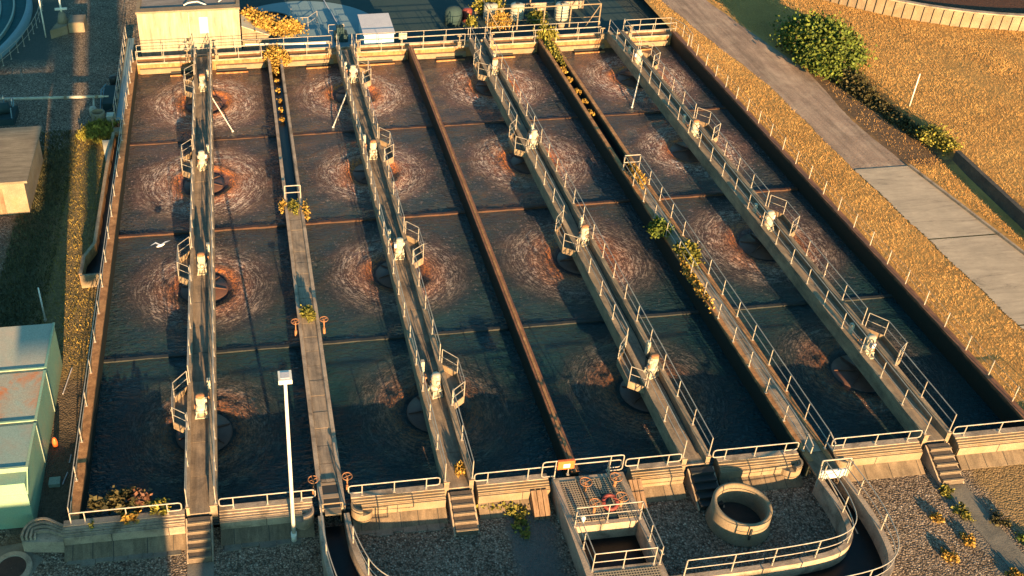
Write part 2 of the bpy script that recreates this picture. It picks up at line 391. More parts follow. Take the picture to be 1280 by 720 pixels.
def blades(name, n, sampler, zf, h, w, mat, seed, lean=.5):
    g = np.random.default_rng(seed); xy = sampler(g, n); n = len(xy)
    z = zf(xy[:,0], xy[:,1]); hh = h*(.45+.9*g.random(n)); t = g.random(n)*6.283
    dx = np.cos(t)*w; dy = np.sin(t)*w; lx = g.normal(size=n)*lean*hh; ly = g.normal(size=n)*lean*hh
    a_ = np.stack([xy[:,0]-dx, xy[:,1]-dy, z-.02],1); b_ = np.stack([xy[:,0]+dx, xy[:,1]+dy, z-.02],1)
    c_ = np.stack([xy[:,0]+lx, xy[:,1]+ly, z+hh],1)
    v = np.stack([a_,b_,c_],1).reshape(-1,3)
    return rawquads(name, v, mat, None, np.zeros(3), 3)

# ------------------------------------------------------------------ railings
def rail_geo(pts3, h, r=.024, mid=True):
    mb = MB(); up = lambda p, k: (p[0], p[1], p[2]+k)
    mb.path([up(p,h) for p in pts3], r)
    if mid: mb.path([up(p,h*.5) for p in pts3], r*.8)
    return mb
def posts_along(pts3, sp):
    out = []; 
    for i,(a_,b_) in enumerate(zip(pts3, pts3[1:])):
        a_ = Vector(a_); b_ = Vector(b_); L = (b_-a_).length; n = max(1, round(L/sp))
        for k in range(n): out.append(a_.lerp(b_, k/n))
    out.append(Vector(pts3[-1])); return out
def build_rail(parent, pts3, h=1.05, sp=1.9, mid=True, r=.024, sub=True, ends=True, mat='steel'):
    """rails as one part; each post its own sub-part (or part when parent is the railing itself)"""
    mb = rail_geo(pts3, h, r, mid)
    if ends:
        for p in (pts3[0], pts3[-1]):
            mb.tube((p[0],p[1],p[2]+h), (p[0],p[1],p[2]+h*.5), r*.9)
    rl = mb.build('railing' if sub else 'rail', M[mat], parent)
    tgt = rl if sub else parent
    ps = posts_along(pts3, sp)
    first = None
    for p in ps:
        if first is None:
            first = MB().tube(p, p+Vector((0,0,h)), r).box(p.x-.06,p.x+.06,p.y-.06,p.y+.06,p.z,p.z+.02).build('post', M[mat], tgt); p0 = p.copy()
        else:
            c = first.copy(); col.objects.link(c); c.parent = tgt; c.location = p-p0
    return rl
def rail_thing(label, pts3, group=None, **k):
    p = pts3[0]; t = thing('railing', label, 'railing', p, group)
    build_rail(t, pts3, sub=False, **k); return t

# ------------------------------------------------------------------ ground, roads, fields
TX0, TX1, TY0, TY1 = -.4, 44.35, .1, 46.3
g = MB()
S = 420
g.add([(-S,-S,-1),(S,-S,-1),(S,TY0,-1),(TX1,TY0,-1),(TX0,TY0,-1),(-S,TY0,-1)], [(0,1,2,3,4,5)])
g.add([(-S,TY0,-1),(TX0,TY0,-1),(TX0,TY1,-1),(-S,TY1,-1)], [(0,1,2,3)])
g.add([(-S,TY1,-1),(S,TY1,-1),(S,S,-1),(-S,S,-1)], [(0,1,2,3)])
g.add([(TX1,TY0,-1),(S,TY0,-1),(S,TY1,-1),(TX1,TY1,-1)], [(0,1,2,3)])
tag(g.build('ground', M['gravel']), kind='structure')

def field_z(x, y):
    x = np.asarray(x, float); y = np.asarray(y, float)
    t = np.clip((x-54.75)/.5, 0, 1); t = t*t*(3-2*t)
    return -.3 + .65*t*np.clip((60-y)/30, .25, 1) + .05*np.sin(x*.9+y*.3)*np.clip((x-56)/4, 0, 1)
xs = np.concatenate([np.arange(44.36, 62, .5), np.arange(62, 120, 3), [200, S]]); ys = np.concatenate([[ .11], np.arange(1, 60, 1.), np.arange(60, 120, 6), [200, S]])
X, Y = np.meshgrid(xs, ys); Z = field_z(X, Y); nx = len(xs)
fm = MB(); fm.v = [tuple(p) for p in np.stack([X,Y,Z],-1).reshape(-1,3)]
fm.f = [(j*nx+i, j*nx+i+1, (j+1)*nx+i+1, (j+1)*nx+i) for j in range(len(ys)-1) for i in range(nx-1)]
n0 = len(fm.v)                                                   # cut bank at the south and west edges
tag(fm.build('dry_field', M['field'], smooth=True), kind='structure')
tag(MB().box(44.36, 200, .06, .105, -1.02, -.29).build('earth_bank', M['field']), kind='structure')

roadL = [(48.6,-.0),(48.5,7.1),(48.0,24.0),(47.9,36.4),(46.6,45.5),(45.8,54),(42,75)]
roadR = [(54.2,-.0),(53.7,10.5),(51.8,23.7),(51.3,30),(52.0,38),(50.6,47),(49.7,54),(47.5,75)]
def strip(L, Rr, ya, yb, z):
    def at(P_, y_):
        for a_, b_ in zip(P_, P_[1:]):
            if a_[1] <= y_ <= b_[1]: return a_[0]+(b_[0]-a_[0])*(y_-a_[1])/(b_[1]-a_[1])
        return P_[-1][0]
    mb = MB(); yy = np.linspace(ya, yb, 150); vs = []
    for y_ in yy:
        j1 = .05*math.sin(y_*1.3)+random.uniform(-.07,.07); vs += [(at(L,y_)+j1, y_, z), (at(Rr,y_)+j1*.4, y_, z)]
    mb.add(vs, [(2*i,2*i+1,2*i+3,2*i+2) for i in range(149)]); return mb
tag(strip(roadL, roadR, 23.75, 75, -.285).build('road', M['road']), kind='structure')
sl = MB()
for (ya, yb) in ((15.65, 23.7), (7.6, 15.55), (.15, 7.5)):
    s_ = strip([(48.6,0),(48.5,7.1),(48,24)], [(53.9,0),(53.3,10.5),(51.8,24)], ya, yb, -.25)
    sl.add(s_.v, s_.f)
    x0, x1 = s_.v[-2][0], s_.v[-1][0]
sl.box(48.15, 51.75, 23.66, 23.7, -.3, -.251)
tag(sl.build('concrete_road', M['slabroad']), kind='structure')
k = MB().wall([(53.85,.2),(53.25,10.5),(51.8,23.6)], .14, -.3, -.10).build('kerb', M['conc'])
tag(k, kind='structure')
tag(MB().sheet([(8.4,47.1),(43.0,47.1),(41,75),(8.4,75)], -.994).build('yard', M['tarmac']), kind='structure')
tag(MB().sheet([(13.4+7.2*math.cos(R(q*4)), max(47.1, 51.7+7.2*math.sin(R(q*4)))) for q in range(90)], -.985).build('concrete_apron', M['basinc']), kind='structure')

# dry grass: nobody could count it
def samp_field(g_, n):
    p = np.stack([44.7+g_.random(n)*33, g_.random(n)*56], 1)
    xl = np.interp(p[:,1], [q[1] for q in roadL], [q[0] for q in roadL]); xr = np.interp(p[:,1], [q[1] for q in roadR], [q[0] for q in roadR])
    ok = (p[:,0] < xl-.05) | (p[:,0] > xr+.35)
    ok &= ~((p[:,0] > 50.9) & (p[:,0] < 54.3) & (p[:,1] > 24.5) & (p[:,1] < 37) & (g_.random(n) < .8))
    ok &= ~((p[:,0] > 54.6) & (p[:,0] < 55.3) & (p[:,1] < 24.5))
    ok &= ((p[:,0]-77.7)**2+(p[:,1]-63)**2) > 21.6**2
    return p[ok]
tag(blades('dry_grass', 280000, samp_field, field_z, .11, .013, M['dry'], 3, .7), 'dry golden grass covering the verge and the field right of the tanks', 'grass', kind='stuff')
def samp_left(g_, n):
    p = np.stack([-6.5+g_.random(n)*6.0, 9+g_.random(n)*28], 1); ok = (p[:,0] < -.55-.6*(p[:,1]>17)) & ~((p[:,0] < -1.8)&(p[:,1]<12))
    return p[ok]
lg = samp_left
tag(blades('verge_grass', 22000, lambda g_, n: (lambda p: p[p[:,0] < -3.6])(samp_left(g_, n)), lambda x, y: x*0-1., .14, .04, M['dgrass'], 5, .6), 'dull green grass strip along the left side of the tanks', 'grass', kind='stuff')
tag(blades('weed_cover', 9000, lambda g_, n: (lambda p: p[(p[:,0] > -3.9)&(p[:,1] > 11.5)])(samp_left(g_, n)), lambda x, y: x*0-1., .12, .03, M['weedl'], 6, .6), 'low yellow weeds growing beside the left tank wall', 'weeds', kind='stuff')

# ------------------------------------------------------------------ tank walls
def wall_thing(label, name='tank_wall', cat='wall', group=None): return lambda mb, mat, org: tag(mb.build(name, mat, origin=org), label, cat, group)
# left wall, ochre on its sunlit top
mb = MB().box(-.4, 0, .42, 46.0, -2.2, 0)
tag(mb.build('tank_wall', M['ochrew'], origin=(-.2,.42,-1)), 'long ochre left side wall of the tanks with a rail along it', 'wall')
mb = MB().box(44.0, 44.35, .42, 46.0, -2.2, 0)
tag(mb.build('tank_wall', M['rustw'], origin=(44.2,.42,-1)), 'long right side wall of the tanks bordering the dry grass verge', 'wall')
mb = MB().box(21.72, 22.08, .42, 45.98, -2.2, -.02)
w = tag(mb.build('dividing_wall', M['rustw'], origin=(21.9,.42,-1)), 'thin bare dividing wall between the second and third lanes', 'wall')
MB().box(21.84, 21.96, .42, 45.9, -.02, .02).build('coping', M['ochre'], w)
# near wall: stepped launder wall in lengths with rounded ends
M['apron'] = surf('sloping slab apron', (.25,.18,.11), (.16,.12,.08), .8, stain=(.12,.09,.06), stain_scale=1., streak=(3,.6,1))
def curl(side, s_, t, mat):
    for j, (rr, zt) in enumerate(((.44,-.03),(.32,-.09),(.20,-.15),(.09,-.2))):
        cx = side + s_*.44
        P_ = [(side+s_*1.25, -.22+rr*.9)] + [(cx+s_*rr*math.cos(R(90+q*12)), -.22+rr*.9*math.sin(R(90+q*12))) for q in range(16)]
        if rr > .4: P_ = P_[1:]
        MB().wall(P_, .09, -.62, zt).build('curled_ridge', M[mat], t)
    cx = side+s_*.44; P_ = [(cx+.47*math.cos(R(q*15)), -.22+.44*math.sin(R(q*15))) for q in range(24)]
    MB().prism(P_, -1.02, -.30).build('end_block', M[mat], t)
def near_wall(label, x0, x1, mat, roundl=False, roundr=False):
    t = thing('launder_wall', label, 'wall', ((x0+x1)/2, .2, -1), 'stepped concrete walls along the near side of the tanks')
    mb = MB().box(x0, x1, -.26, .42, -1.02, -.16)
    mb.box(x0, x1, -.02, .42, -.155, -.005)
    for ya, yb, zt in ((-.13,-.04,-.06),(-.22,-.155,-.11),(-.33,-.262,-.20)): mb.box(x0+.01, x1-.01, ya, yb, -.8, zt)
    mb.build('wall', M[mat], t)
    MB().box(x0, x1, .10, .40, .003, .05).build('coping', M['conc'], t)
    MB().add([(x0,-.335,-.66),(x1,-.335,-.66),(x1,-.92,-.975),(x0,-.92,-.975),(x0,-.335,-1.02),(x1,-.335,-1.02),(x1,-.92,-1.02),(x0,-.92,-1.02)],[(3,2,1,0),(3,0,4,7),(1,2,6,5),(2,3,7,6)]).build('sloped_apron', M['apron'], t)
    for side, flag in ((x0, roundl), (x1, roundr)):
        if flag: curl(side, 1 if side == x0 else -1, t, mat)
    xq = x0+random.uniform(.3,.6)
    while xq < x1-.2:
        MB().add([(xq-.012,-.34,-.655),(xq+.012,-.34,-.655),(xq+.012,-.93,-.965),(xq-.012,-.93,-.965)],[(0,3,2,1)]).build('joint', M['darkc'], t); xq += random.uniform(.7,1.5)
    xq = x0+2.
    while xq < x1-.4: MB().box(xq-.014, xq+.014, -.338, -.334, -.66, -.2).build('wall_joint', M['darkc'], t); xq += 2.4
    return t
near_wall('shaded stepped wall in front of the leftmost lane, left of the first steps', -.6, 4.5, 'conc')
near_wall('stepped wall between the first steps and the grated walkway, behind the lamp post', 5.98, 10.0, 'conc', roundr=True)
near_wall('stepped wall with curled left end between the grated walkway and the second steps', 11.7, 15.85, 'sandc', roundl=True)
near_wall('stepped wall between the second steps and the grated valve platform', 17.3, 20.55, 'sandc')
near_wall('stepped wall between the grated valve platform and the third steps', 24.35, 26.75, 'sandc')
near_wall('stepped wall behind the round manhole ring', 28.45, 32.3, 'sandc', roundr=True)
near_wall('smooth bright wall right of the curved channel, before the last steps', 33.95, 38.2, 'sandc', roundl=True)
near_wall('smooth bright wall right of the last steps, at the right edge', 40.0, 46.5, 'sandc')
# curled end of the left wall
t = thing('curled_wall_end', 'shaded launder end curling round near the green container', 'wall', (-1.7,.4,-1))
for j, (o_, zt) in enumerate(((0,.0),(.20,-.06),(.40,-.12),(.60,-.18))):
    pl = smooth([(-.6,.20-o_*.55),(-1.0,.45-o_*.6),(-1.45,.74-o_*.8),(-1.95,.66-o_*.85),(-2.25+o_*.75,.30-o_*.3),(-2.3+o_*.85,-.15)], 2)
    MB().wall(pl, .09, -.8, zt).build('curled_ridge', M['conc'], t)
MB().prism([(-2.34,-.2),(-.6,-.42),(-.6,.25),(-1.1,.5),(-1.5,.72),(-1.95,.66),(-2.28,.35)], -1.02, -.32).build('wall', M['conc'], t)
MB().tube((-2.3,-.12,-.93),(-1.3,-.02,-.93),.05).build('pipe', M['wood'], t)

# baffles low across each lane
rows_b = ['nearest', 'middle', 'farthest']; lane_w = ['leftmost', 'second', 'third', 'rightmost']
for li, (xa, xb) in enumerate(LANES):
    for ri in range(3):
        yb = Y0+(ri+1)*LC; top = WZ + (.07, .11, .06)[ri]
        mb = MB(); n = 24
        for q in range(n):
            xq0 = xa+.01+(xb-xa-.02)*q/n; xq1 = xa+.01+(xb-xa-.02)*(q+1)/n
            dz = .012*math.sin(q*1.7+li*2+ri)+random.uniform(-.008,.008); mb.box(xq0, xq1-.003, yb-.10, yb+.10, -2.1, top+dz)
        tag(mb.build('baffle_wall', M['rustd' if ri else 'darkc'], origin=((xa+xb)/2,yb,-1.5)), f'{rows_b[ri]} of the three low baffle walls crossing the {lane_w[li]} lane', 'baffle', 'low cross walls between the aeration cells')

# water sheets with a bowl round every aerator
for li, (xa, xb) in enumerate(LANES):
    cx = BRX[li]; st = .22
    gx = np.arange(xa-.05, xb+.05+st, st); gy = np.arange(Y0-.02, 46.02+st, st); gx = np.clip(gx, xa-.05, xb+.05); gy = np.clip(gy, Y0-.02, 46.0)
    X, Y = np.meshgrid(gx, gy); cy = np.mod(Y-Y0, LC)-LC/2; rr = np.hypot(X-cx, cy)
    Z = -.20*np.exp(-(rr/1.65)**6) + .06*np.exp(-((rr-2.05)/.35)**2) + .02*np.sin(rr*5.2+RNG.random()*6)*np.exp(-((rr-2.6)/1.6)**2)
    Z += .012*np.sin(X*2.1+Y*1.3+li)+.010*np.sin(X*-1.2+Y*3.1)+.012*RNG.normal(size=X.shape)*np.exp(-((rr-2.4)/1.5)**2)
    w = MB(); w.v = [tuple(p) for p in np.stack([X-cx, Y-Y0, Z],-1).reshape(-1,3)]; nx = len(gx)
    w.f = [(j*nx+i, j*nx+i+1, (j+1)*nx+i+1, (j+1)*nx+i) for j in range(len(gy)-1) for i in range(nx-1)]
    me = bpy.data.meshes.new('water'); me.from_pydata(w.v, [], w.f); me.update(); me.materials.append(M['water'])
    me.polygons.foreach_set('use_smooth', [True]*len(me.polygons))
    o = bpy.data.objects.new('water', me); o.location = (cx, Y0, WZ); col.objects.link(o); tag(o, kind='structure')
tag(MB().box(-.3, 44.3, .3, 46.1, -2.4, -2.21).build('tank_floor', M['darkc']), kind='structure')

# ------------------------------------------------------------------ bridges with aerators
def bridge(i, side, label, c):
    t = thing('walkway_bridge', label, 'bridge', (c, .3, -.3), 'bridges carrying the aerators over the lanes')
    W2 = .66; bws = {-1: .14 if i == 0 else .22, 1: .30 if i == 0 else .20}; y0, y1 = .15, 46.0
    d = MB(); n = 22
    for q in range(n):
        ya = y0+(y1-y0)*q/n; yb_ = y0+(y1-y0)*(q+1)/n; d.box(c-W2+bws[-1], c+W2-bws[1], ya, yb_-.02, -.18, -.03+random.uniform(-.006,.006))
    d.build('deck', M['deck'], t)
    for s_ in (-1, 1):
        xa, xb = sorted((c+s_*W2, c+s_*(W2-bws[s_]))); b_ = MB()
        b_.box(xa, xb, y0-.02, y1, -.48, .36)
        b_.box(min(xa,xb)-.03, max(xa,xb)+.03, y0-.03, y1, .363, .40)
        b_.build('side_beam', M['beam'], t)
        # railing on the beam; left open where the bay projects
        pts = []
        bays = [Y0+LC*(q+.5) for q in range(4)]
        if s_ == side:
            prev = y0+.1
            for by in bays:
                build_rail(t, [(c+s_*(W2-.05), prev, .40), (c+s_*(W2-.05), by-1.3, .40)], sp=1.95); prev = by+1.9
            build_rail(t, [(c+s_*(W2-.05), prev, .40), (c+s_*(W2-.05), y1-.1, .40)], sp=1.95)
        else:
            build_rail(t, [(c+s_*(W2-.05), y0+.1, .40), (c+s_*(W2-.05), y1-.1, .40)], sp=1.9)
    cb = []; yq = y0+.6; xin = c-side*(W2-.30)
    while yq < y1-.3: cb.append((xin+random.uniform(-.05,.05), yq, .0)); yq += random.uniform(1.2,2.6)
    MB().path(cb, .022, 5).build('cable', M['black'], t)
    for by in bays:
        MB().path([(xin, by+1.35, .05),(xin+side*.2, by+.9, .0),(c+random.uniform(-.1,.1), by+.35, .03)], .02, 5).build('cable', M['black'], t)
        xo = c+side*(W2+.02); x2 = c+side*(W2+.66)
        pl = [(xo, by-1.2), (x2, by-.7), (x2, by+.95), (xo, by+1.7)]
        pp = pl if side == 1 else pl[::-1]
        pf = MB().prism(pp, -.12, -.02).build('bay_platform', M['deck'], t)
        kb = MB().wall(offset(pl, 0), .05, -.10, .33); kb.build('kick_plate', M['beam'], pf)
        rb = rail_geo([(x_, y_, .33) for x_, y_ in pl], .95, .02)
        for x_, y_ in pl: rb.tube((x_, y_, -.1), (x_, y_, 1.28), .022)
        rb.build('bay_railing', M['steel'], pf)
        s2 = -side; MB().box(c+s2*(W2-.30)-.08, c+s2*(W2-.30)+.08, by+1.25, by+1.45, .1, .95).tube((c+s2*(W2-.32),by+1.35,-.02),(c+s2*(W2-.32),by+1.35,.3),.03).build('switch_box', M['cream'], t)
        MB().tube((c+s2*(W2-.3),by+.6,.0),(c+s2*(W2-.3),by+.6,.75),.035).tube((c+s2*(W2-.3),by+.6,.7),(c+s2*(W2-.3)-side*.0,by+.35,.72),.05).build('valve', M['rustm'], t)
    return t
bl = ['leftmost bridge, seen from straight above with bays on its left', 'second bridge, between the grated walkway and the thin dividing wall',
      'third bridge from the left, its bays on the left, ending beside the manhole', 'rightmost bridge, with pale kick boards and bays on its right']
for i, (c, s_) in enumerate(zip(BRX, (-1, 1, -1, 1))):
    b_ = bridge(i, s_, bl[i], c)
    for (ci, yy, sd) in ((0, 38.3, 1), (1, 38.0, -1), (3, 38.2, -1)):
        if ci == i:
            MB().tube((c+sd*.66, yy, .3), (c+sd*2.0, yy-2.6, -1.15), .045).tube((c+sd*2.0,yy-2.6,-1.1),(c+sd*2.0,yy-2.6,-1.3),.08).build('outrigger_pole', M['white'], b_)

def make_aerator(alt=False):
    t = thing('aerator', 'x', 'aerator', (0,0,-.02), 'aerator drives standing on the bridges')
    # mounting frame
    f = MB()
    for sx in (-1,1):
        for sy in (-1,1): f.tube((sx*.30, sy*.26, -.02), (sx*.20, sy*.18, .34), .035)
    f.box(-.33,.33,-.30,.30,-.019,.03); f.box(-.27,.27,-.24,.24,.31,.36)
    f.build('mounting_frame', M['cream'], t)
    MB().lathe(0,0,[(.20,.0),(.23,.36),(.27,.40),(.27,.52),(.22,.56),(.15,.66)],18).build('gearbox', M['cream'], t, True)
    m_ = MB().lathe(0,0,[(.15,.66),(.20,.68),(.20,1.12),(.17,1.14)],18)
    for q in range(14):
        a_ = 2*math.pi*q/14; m_.box(.2*math.cos(a_)-.012,.2*math.cos(a_)+.012,.2*math.sin(a_)-.012,.2*math.sin(a_)+.012,.72,1.08)
    m_.box(.17,.30,-.08,.08,.82,1.0)
    mo = m_.build('motor', M['cream'], t)
    MB().lathe(0,0,[(.19,1.145),(.21,1.17),(.21,1.23),(.14,1.28),(.02,1.29)],18).build('fan_cover', M['cream' if alt else 'rustm'], mo, True)
    if alt: MB().box(-.32,-.18,-.12,.12,.70,.98).build('terminal_box', M['palegrey'], t); MB().path([(-.25,0,.98),(-.3,.1,1.25),(-.45,.2,.6),(-.5,.3,.0)],.02,5).build('cable', M['black'], t)
    MB().torus((-.30,-.02,.55),.11,.018,14,5,'x').build('handle', M['rustm'], t); MB().torus((.28,.05,.62),.08,.016,12,5,'x').build('handle', M['rustm'], t)
    MB().tube((0,0,-.05),(0,0,-1.1),.07,10).build('shaft', M['rustm'], t)
    d = MB().lathe(0,0,[(.05,-1.06),(.4,-1.14),(1.32,-1.20),(1.38,-1.30)],28,False)
    im = d.build('impeller_disc', M['impeller'], t, True)
    v = MB()
    for q in range(6):
        a_ = 2*math.pi*q/6+.3; ca, sa = math.cos(a_), math.sin(a_)
        v.add([(ca*.15-sa*.02, sa*.15+ca*.02,-1.10),(ca*.15+sa*.02, sa*.15-ca*.02,-1.10),(ca*1.3+sa*.02, sa*1.3-ca*.02,-1.24),(ca*1.3-sa*.02, sa*1.3+ca*.02,-1.24),
               (ca*.15-sa*.02, sa*.15+ca*.02,-1.03),(ca*.15+sa*.02, sa*.15-ca*.02,-1.03),(ca*1.3+sa*.02, sa*1.3-ca*.02,-1.15),(ca*1.3-sa*.02, sa*1.3+ca*.02,-1.15)],
              [(0,3,2,1),(4,5,6,7),(0,1,5,4),(1,2,6,5),(2,3,7,6),(3,0,4,7)])
    v.build('vane', M['impeller'], im)
    return t
M['impeller'] = surf('dark wet impeller', (.13,.065,.045), (.08,.045,.035), 2, rough=.45, bump=.2)
proto = make_aerator(); proto2 = make_aerator(True); used = set()
rw = ['nearest', 'second nearest', 'third nearest', 'farthest']; bn = ['leftmost', 'second', 'third', 'rightmost']
for i, c in enumerate(BRX):
    for rj in range(4):
        pr_ = proto2 if (i in (1, 3)) ^ (rj == 2) else proto
        o = pr_ if pr_.name not in used else copy_tree(pr_); used.add(pr_.name)
        o.location = (c+(-.02,.05,.12,-.12)[i], Y0+LC*(rj+.5), -.02); o.rotation_euler = (0,0,R((0,90,200,285)[(i*3+rj)%4]))
        o['label'] = f'cream aerator drive on the {bn[i]} bridge, {rw[rj]} to the camera, its disc churning below'

# ------------------------------------------------------------------ walkway A (grated) and C, open channels
def handwheel(x, y, z, h, parent, rad=.22):
    w = MB().tube((x,y,z),(x,y,z+h),.03).tube((x,y,z),(x,y,z+.35),.07,8).build('spindle', M['rustm'], parent)
    q = MB().torus((x,y,z+h),rad,.022,16,5,tilt=.0)
    for a_ in range(4):
        a2 = a_*math.pi/2+.4; q.tube((x,y,z+h),(x+rad*math.cos(a2),y+rad*math.sin(a2),z+h),.014,4)
    q.build('handwheel', M['rustm'], w)
t = thing('channel_walkway', 'narrow walkway channel between the first and second lanes, decked in front and open behind', 'walkway', (10.85,.3,-1))
for xa, xb in ((10.30,10.50),(11.2,11.40)):
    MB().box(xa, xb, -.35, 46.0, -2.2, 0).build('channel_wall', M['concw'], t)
MB().box(10.28,10.46,-.3,45.9,.003,.06).box(11.24,11.42,-.3,45.9,.003,.06).build('coping', M['conc'], t)
MB().box(10.5,11.2,24.4,46.0,-2.0,-.62).build('channel_bed', M['blackw'], t)
pk = MB()
for q in range(21): pk.box(10.51,11.19,1.2+q*1.1,1.2+q*1.1+1.07,-.10,-.03+random.uniform(-.008,.008))
pk.build('deck_panel', M['deck'], t)
MB().box(10.47,11.23,-.35,1.15,-.09,-.02).build('deck_grating', M['plank'], t)
mb = MB().path([(10.36,24.4,.0),(10.36,24.4,1.0),(11.34,24.4,1.0),(11.34,24.4,.0)],.035).path([(10.36,24.4,.5),(11.34,24.4,.5)],.03); mb.build('barrier', M['steel'], t)
MB().path([(10.42,-.33,.0),(10.42,-.33,.32),(11.28,-.33,.32),(11.28,-.33,.0)],.035).box(10.5,11.2,-.62,-.37,-.12,-.02).build('end_gate', M['sandc'], t)
for (x_, y_) in ((10.12,11.7),(11.62,11.7),(10.12,.85),(11.62,.85)):
    handwheel(x_, y_, -.35, .95, t)

t = thing('channel_walkway', 'walkway with rails on both sides between the third and fourth lanes, open channel behind it', 'walkway', (33.2,.3,-1))
for xa, xb in ((32.55,32.80),(33.50,33.75)):
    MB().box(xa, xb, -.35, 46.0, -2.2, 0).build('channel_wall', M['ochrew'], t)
MB().box(32.8,33.5,25.3,46.0,-2.0,-.62).build('channel_bed', M['blackw'], t)
pk = MB()
for q in range(22): pk.box(32.81,33.49,.2+q*1.13,.2+q*1.13+1.10,-.10,-.03+random.uniform(-.008,.008))
pk.build('deck_panel', M['deck'], t)
MB().box(32.52,33.78,-1.25,.15,-.12,-.025).build('deck_planks', M['wood'], t)
build_rail(t, [(32.62,.3,0),(32.62,25.2,0)], sp=1.9); build_rail(t, [(33.68,.3,0),(33.68,25.2,0)], sp=1.9)
MB().path([(32.62,25.25,0),(32.62,25.25,1.05),(33.68,25.25,1.05),(33.68,25.25,0)],.035).path([(32.62,25.25,.52),(33.68,25.25,.52)],.03).build('barrier', M['steel'], t)
MB().path([(32.62,.3,1.05),(32.62,-.25,.9),(32.62,-.25,.4),(32.62,.3,.4)],.03).build('rail_end', M['steel'], t)
MB().path([(33.68,.3,1.05),(33.68,-.25,.9),(33.68,-.25,.4),(33.68,.3,.4)],.03).build('rail_end', M['steel'], t)

# ------------------------------------------------------------------ curved outfall channel in the foreground
outer = smooth([(10.3,-.65),(10.3,-3.4),(11.1,-6.6),(14.2,-7.3),(22,-7.35),(31.0,-7.2),(33.4,-6.4),(33.9,-3.9),(33.75,-1.3)])
inner = smooth([(11.42,-.65),(11.5,-2.6),(12.3,-4.9),(14.5,-5.6),(22,-5.65),(30.2,-5.5),(32.3,-4.9),(32.7,-3.2),(32.62,-1.3)])
t = thing('curved_channel', 'dark open channel curving round the foreground between two concrete walls', 'channel', (22,-6.5,-1))
MB().wall(outer, .24, -1.02, -.02).build('channel_wall', M['conc'], t)
MB().wall(inner, .24, -1.02, 0).build('channel_wall', M['conc'], t)
wch = MB(); n = min(len(outer), len(inner)); vs = []
for q in range(n): vs += [(*outer[q], -.80), (*inner[q], -.80)]
wch.add(vs, [(2*q,2*q+1,2*q+3,2*q+2) for q in range(n-1)]).build('channel_water', M['blackw'], t)
o3 = [(p[0],p[1],-.02) for p in outer]; i3 = [(p[0],p[1],0) for p in inner]
def resample(P_, sp):
    out = [Vector(P_[0])]; acc = 0
    for a_, b_ in zip(P_, P_[1:]):
        a_ = Vector(a_); b_ = Vector(b_); acc += (b_-a_).length
        if acc >= sp: out.append(b_); acc = 0
    return out
def curve_rail(parent, P_, sp=1.7, h=1.05):
    rg = rail_geo(P_, h); base = None
    for e_ in (P_[0], P_[-1]): rg.tube((e_[0],e_[1],e_[2]+h*.5),(e_[0],e_[1],e_[2]+h),.024)
    rl = rg.build('railing', M['steel'], parent)
    for p in resample(P_, sp):
        if base is None: base = MB().tube(p, p+Vector((0,0,h)), .03).build('post', M['steel'], rl); p0 = p.copy()
        else: c_ = base.copy(); col.objects.link(c_); c_.parent = rl; c_.location = p-p0
kk = [p for p in i3 if p[0] > 24.4]; curve_rail(t, kk)
kk = [p for p in o3 if p[0] > 28]; curve_rail(t, kk)
kk = [p for p in i3 if p[0] < 15 and p[1] < -2.0]; curve_rail(t, kk)
kk = [p for p in o3 if p[0] < 14 and p[1] < -.9]; curve_rail(t, kk)
gt = MB().box(32.55,33.8,-1.34,-1.26,-.12,.38); gt.build('gate_board', M['white'], t)
MB().path([(32.5,-1.4,-.5),(32.5,-1.3,1.05),(33.85,-1.3,1.05),(33.85,-1.4,-.5)],.035).build('gate_frame', M['steel'], t)
MB().tube((32.95,-1.4,.0),(33.1,-4.0,-.6),.03).build('guide_bar', M['steel'], t)

# ------------------------------------------------------------------ near side railings
G = 'railing lengths along the near edge of the tanks'
def near_rail(label, x0, x1, sp=1.9, h=.62, loops=(1,1), y=.22, z=.05, group=G):
    t = thing('railing', label, 'railing', (x0, y, z), group); rc = .12
    mb = MB(); P_ = []
    lo = z+.16; up = z+h
    if loops[0]: P_ += [(x0+.6,y,lo),(x0+rc,y,lo),(x0+.03,y,lo+.04),(x0,y,lo+rc),(x0,y,up-rc),(x0+.03,y,up-.04),(x0+rc,y,up)]
    else: P_ += [(x0,y,z),(x0,y,up)]
    if loops[1]: P_ += [(x1-rc,y,up),(x1-.03,y,up-.04),(x1,y,up-rc),(x1,y,lo+rc),(x1-.03,y,lo+.04),(x1-rc,y,lo),(x1-.6,y,lo)]
    else: P_ += [(x1,y,up),(x1,y,z)]
    mb.path(P_, .028).build('rail', M['steel'], t)
    n = max(2, round((x1-x0-1.2)/sp)+1); b0 = None
    for q in range(n):
        xq = x0+.6+(x1-x0-1.2)*q/(n-1)
        if b0 is None: b0 = MB().tube((xq,y,z),(xq,y,up),.026).box(xq-.06,xq+.06,y-.06,y+.06,z,z+.02).build('post', M['steel'], t); xb = xq
        else: c_ = b0.copy(); col.objects.link(c_); c_.parent = t; c_.location = (xq-xb,0,0)
    return t
rail_thing('long railing along the left tank wall, beside the green container', [(-.30,38.0,0),(-.30,.30,0)], None, sp=2.3, h=.95)
near_rail('railing at the near left corner, over red weeds', -.28, 4.4, 1.9, loops=(0,1))
near_rail('railing length between leftmost bridge and grated walkway', 6.0, 10.15, 1.5)
near_rail('railing length between the grated walkway and the second bridge', 11.6, 15.65, 1.5)
near_rail('long railing between second bridge and valve platform', 17.2, 23.9, 1.9)
near_rail('upper rail loop in front of the valve platform, carrying the orange box', 20.2, 23.9, 2.6, h=1.1, y=.06, z=.05, group=None)
near_rail('railing length between valve platform and third bridge', 24.1, 26.7, 1.2)
near_rail('railing length behind the round manhole ring', 28.2, 32.25, 1.5)
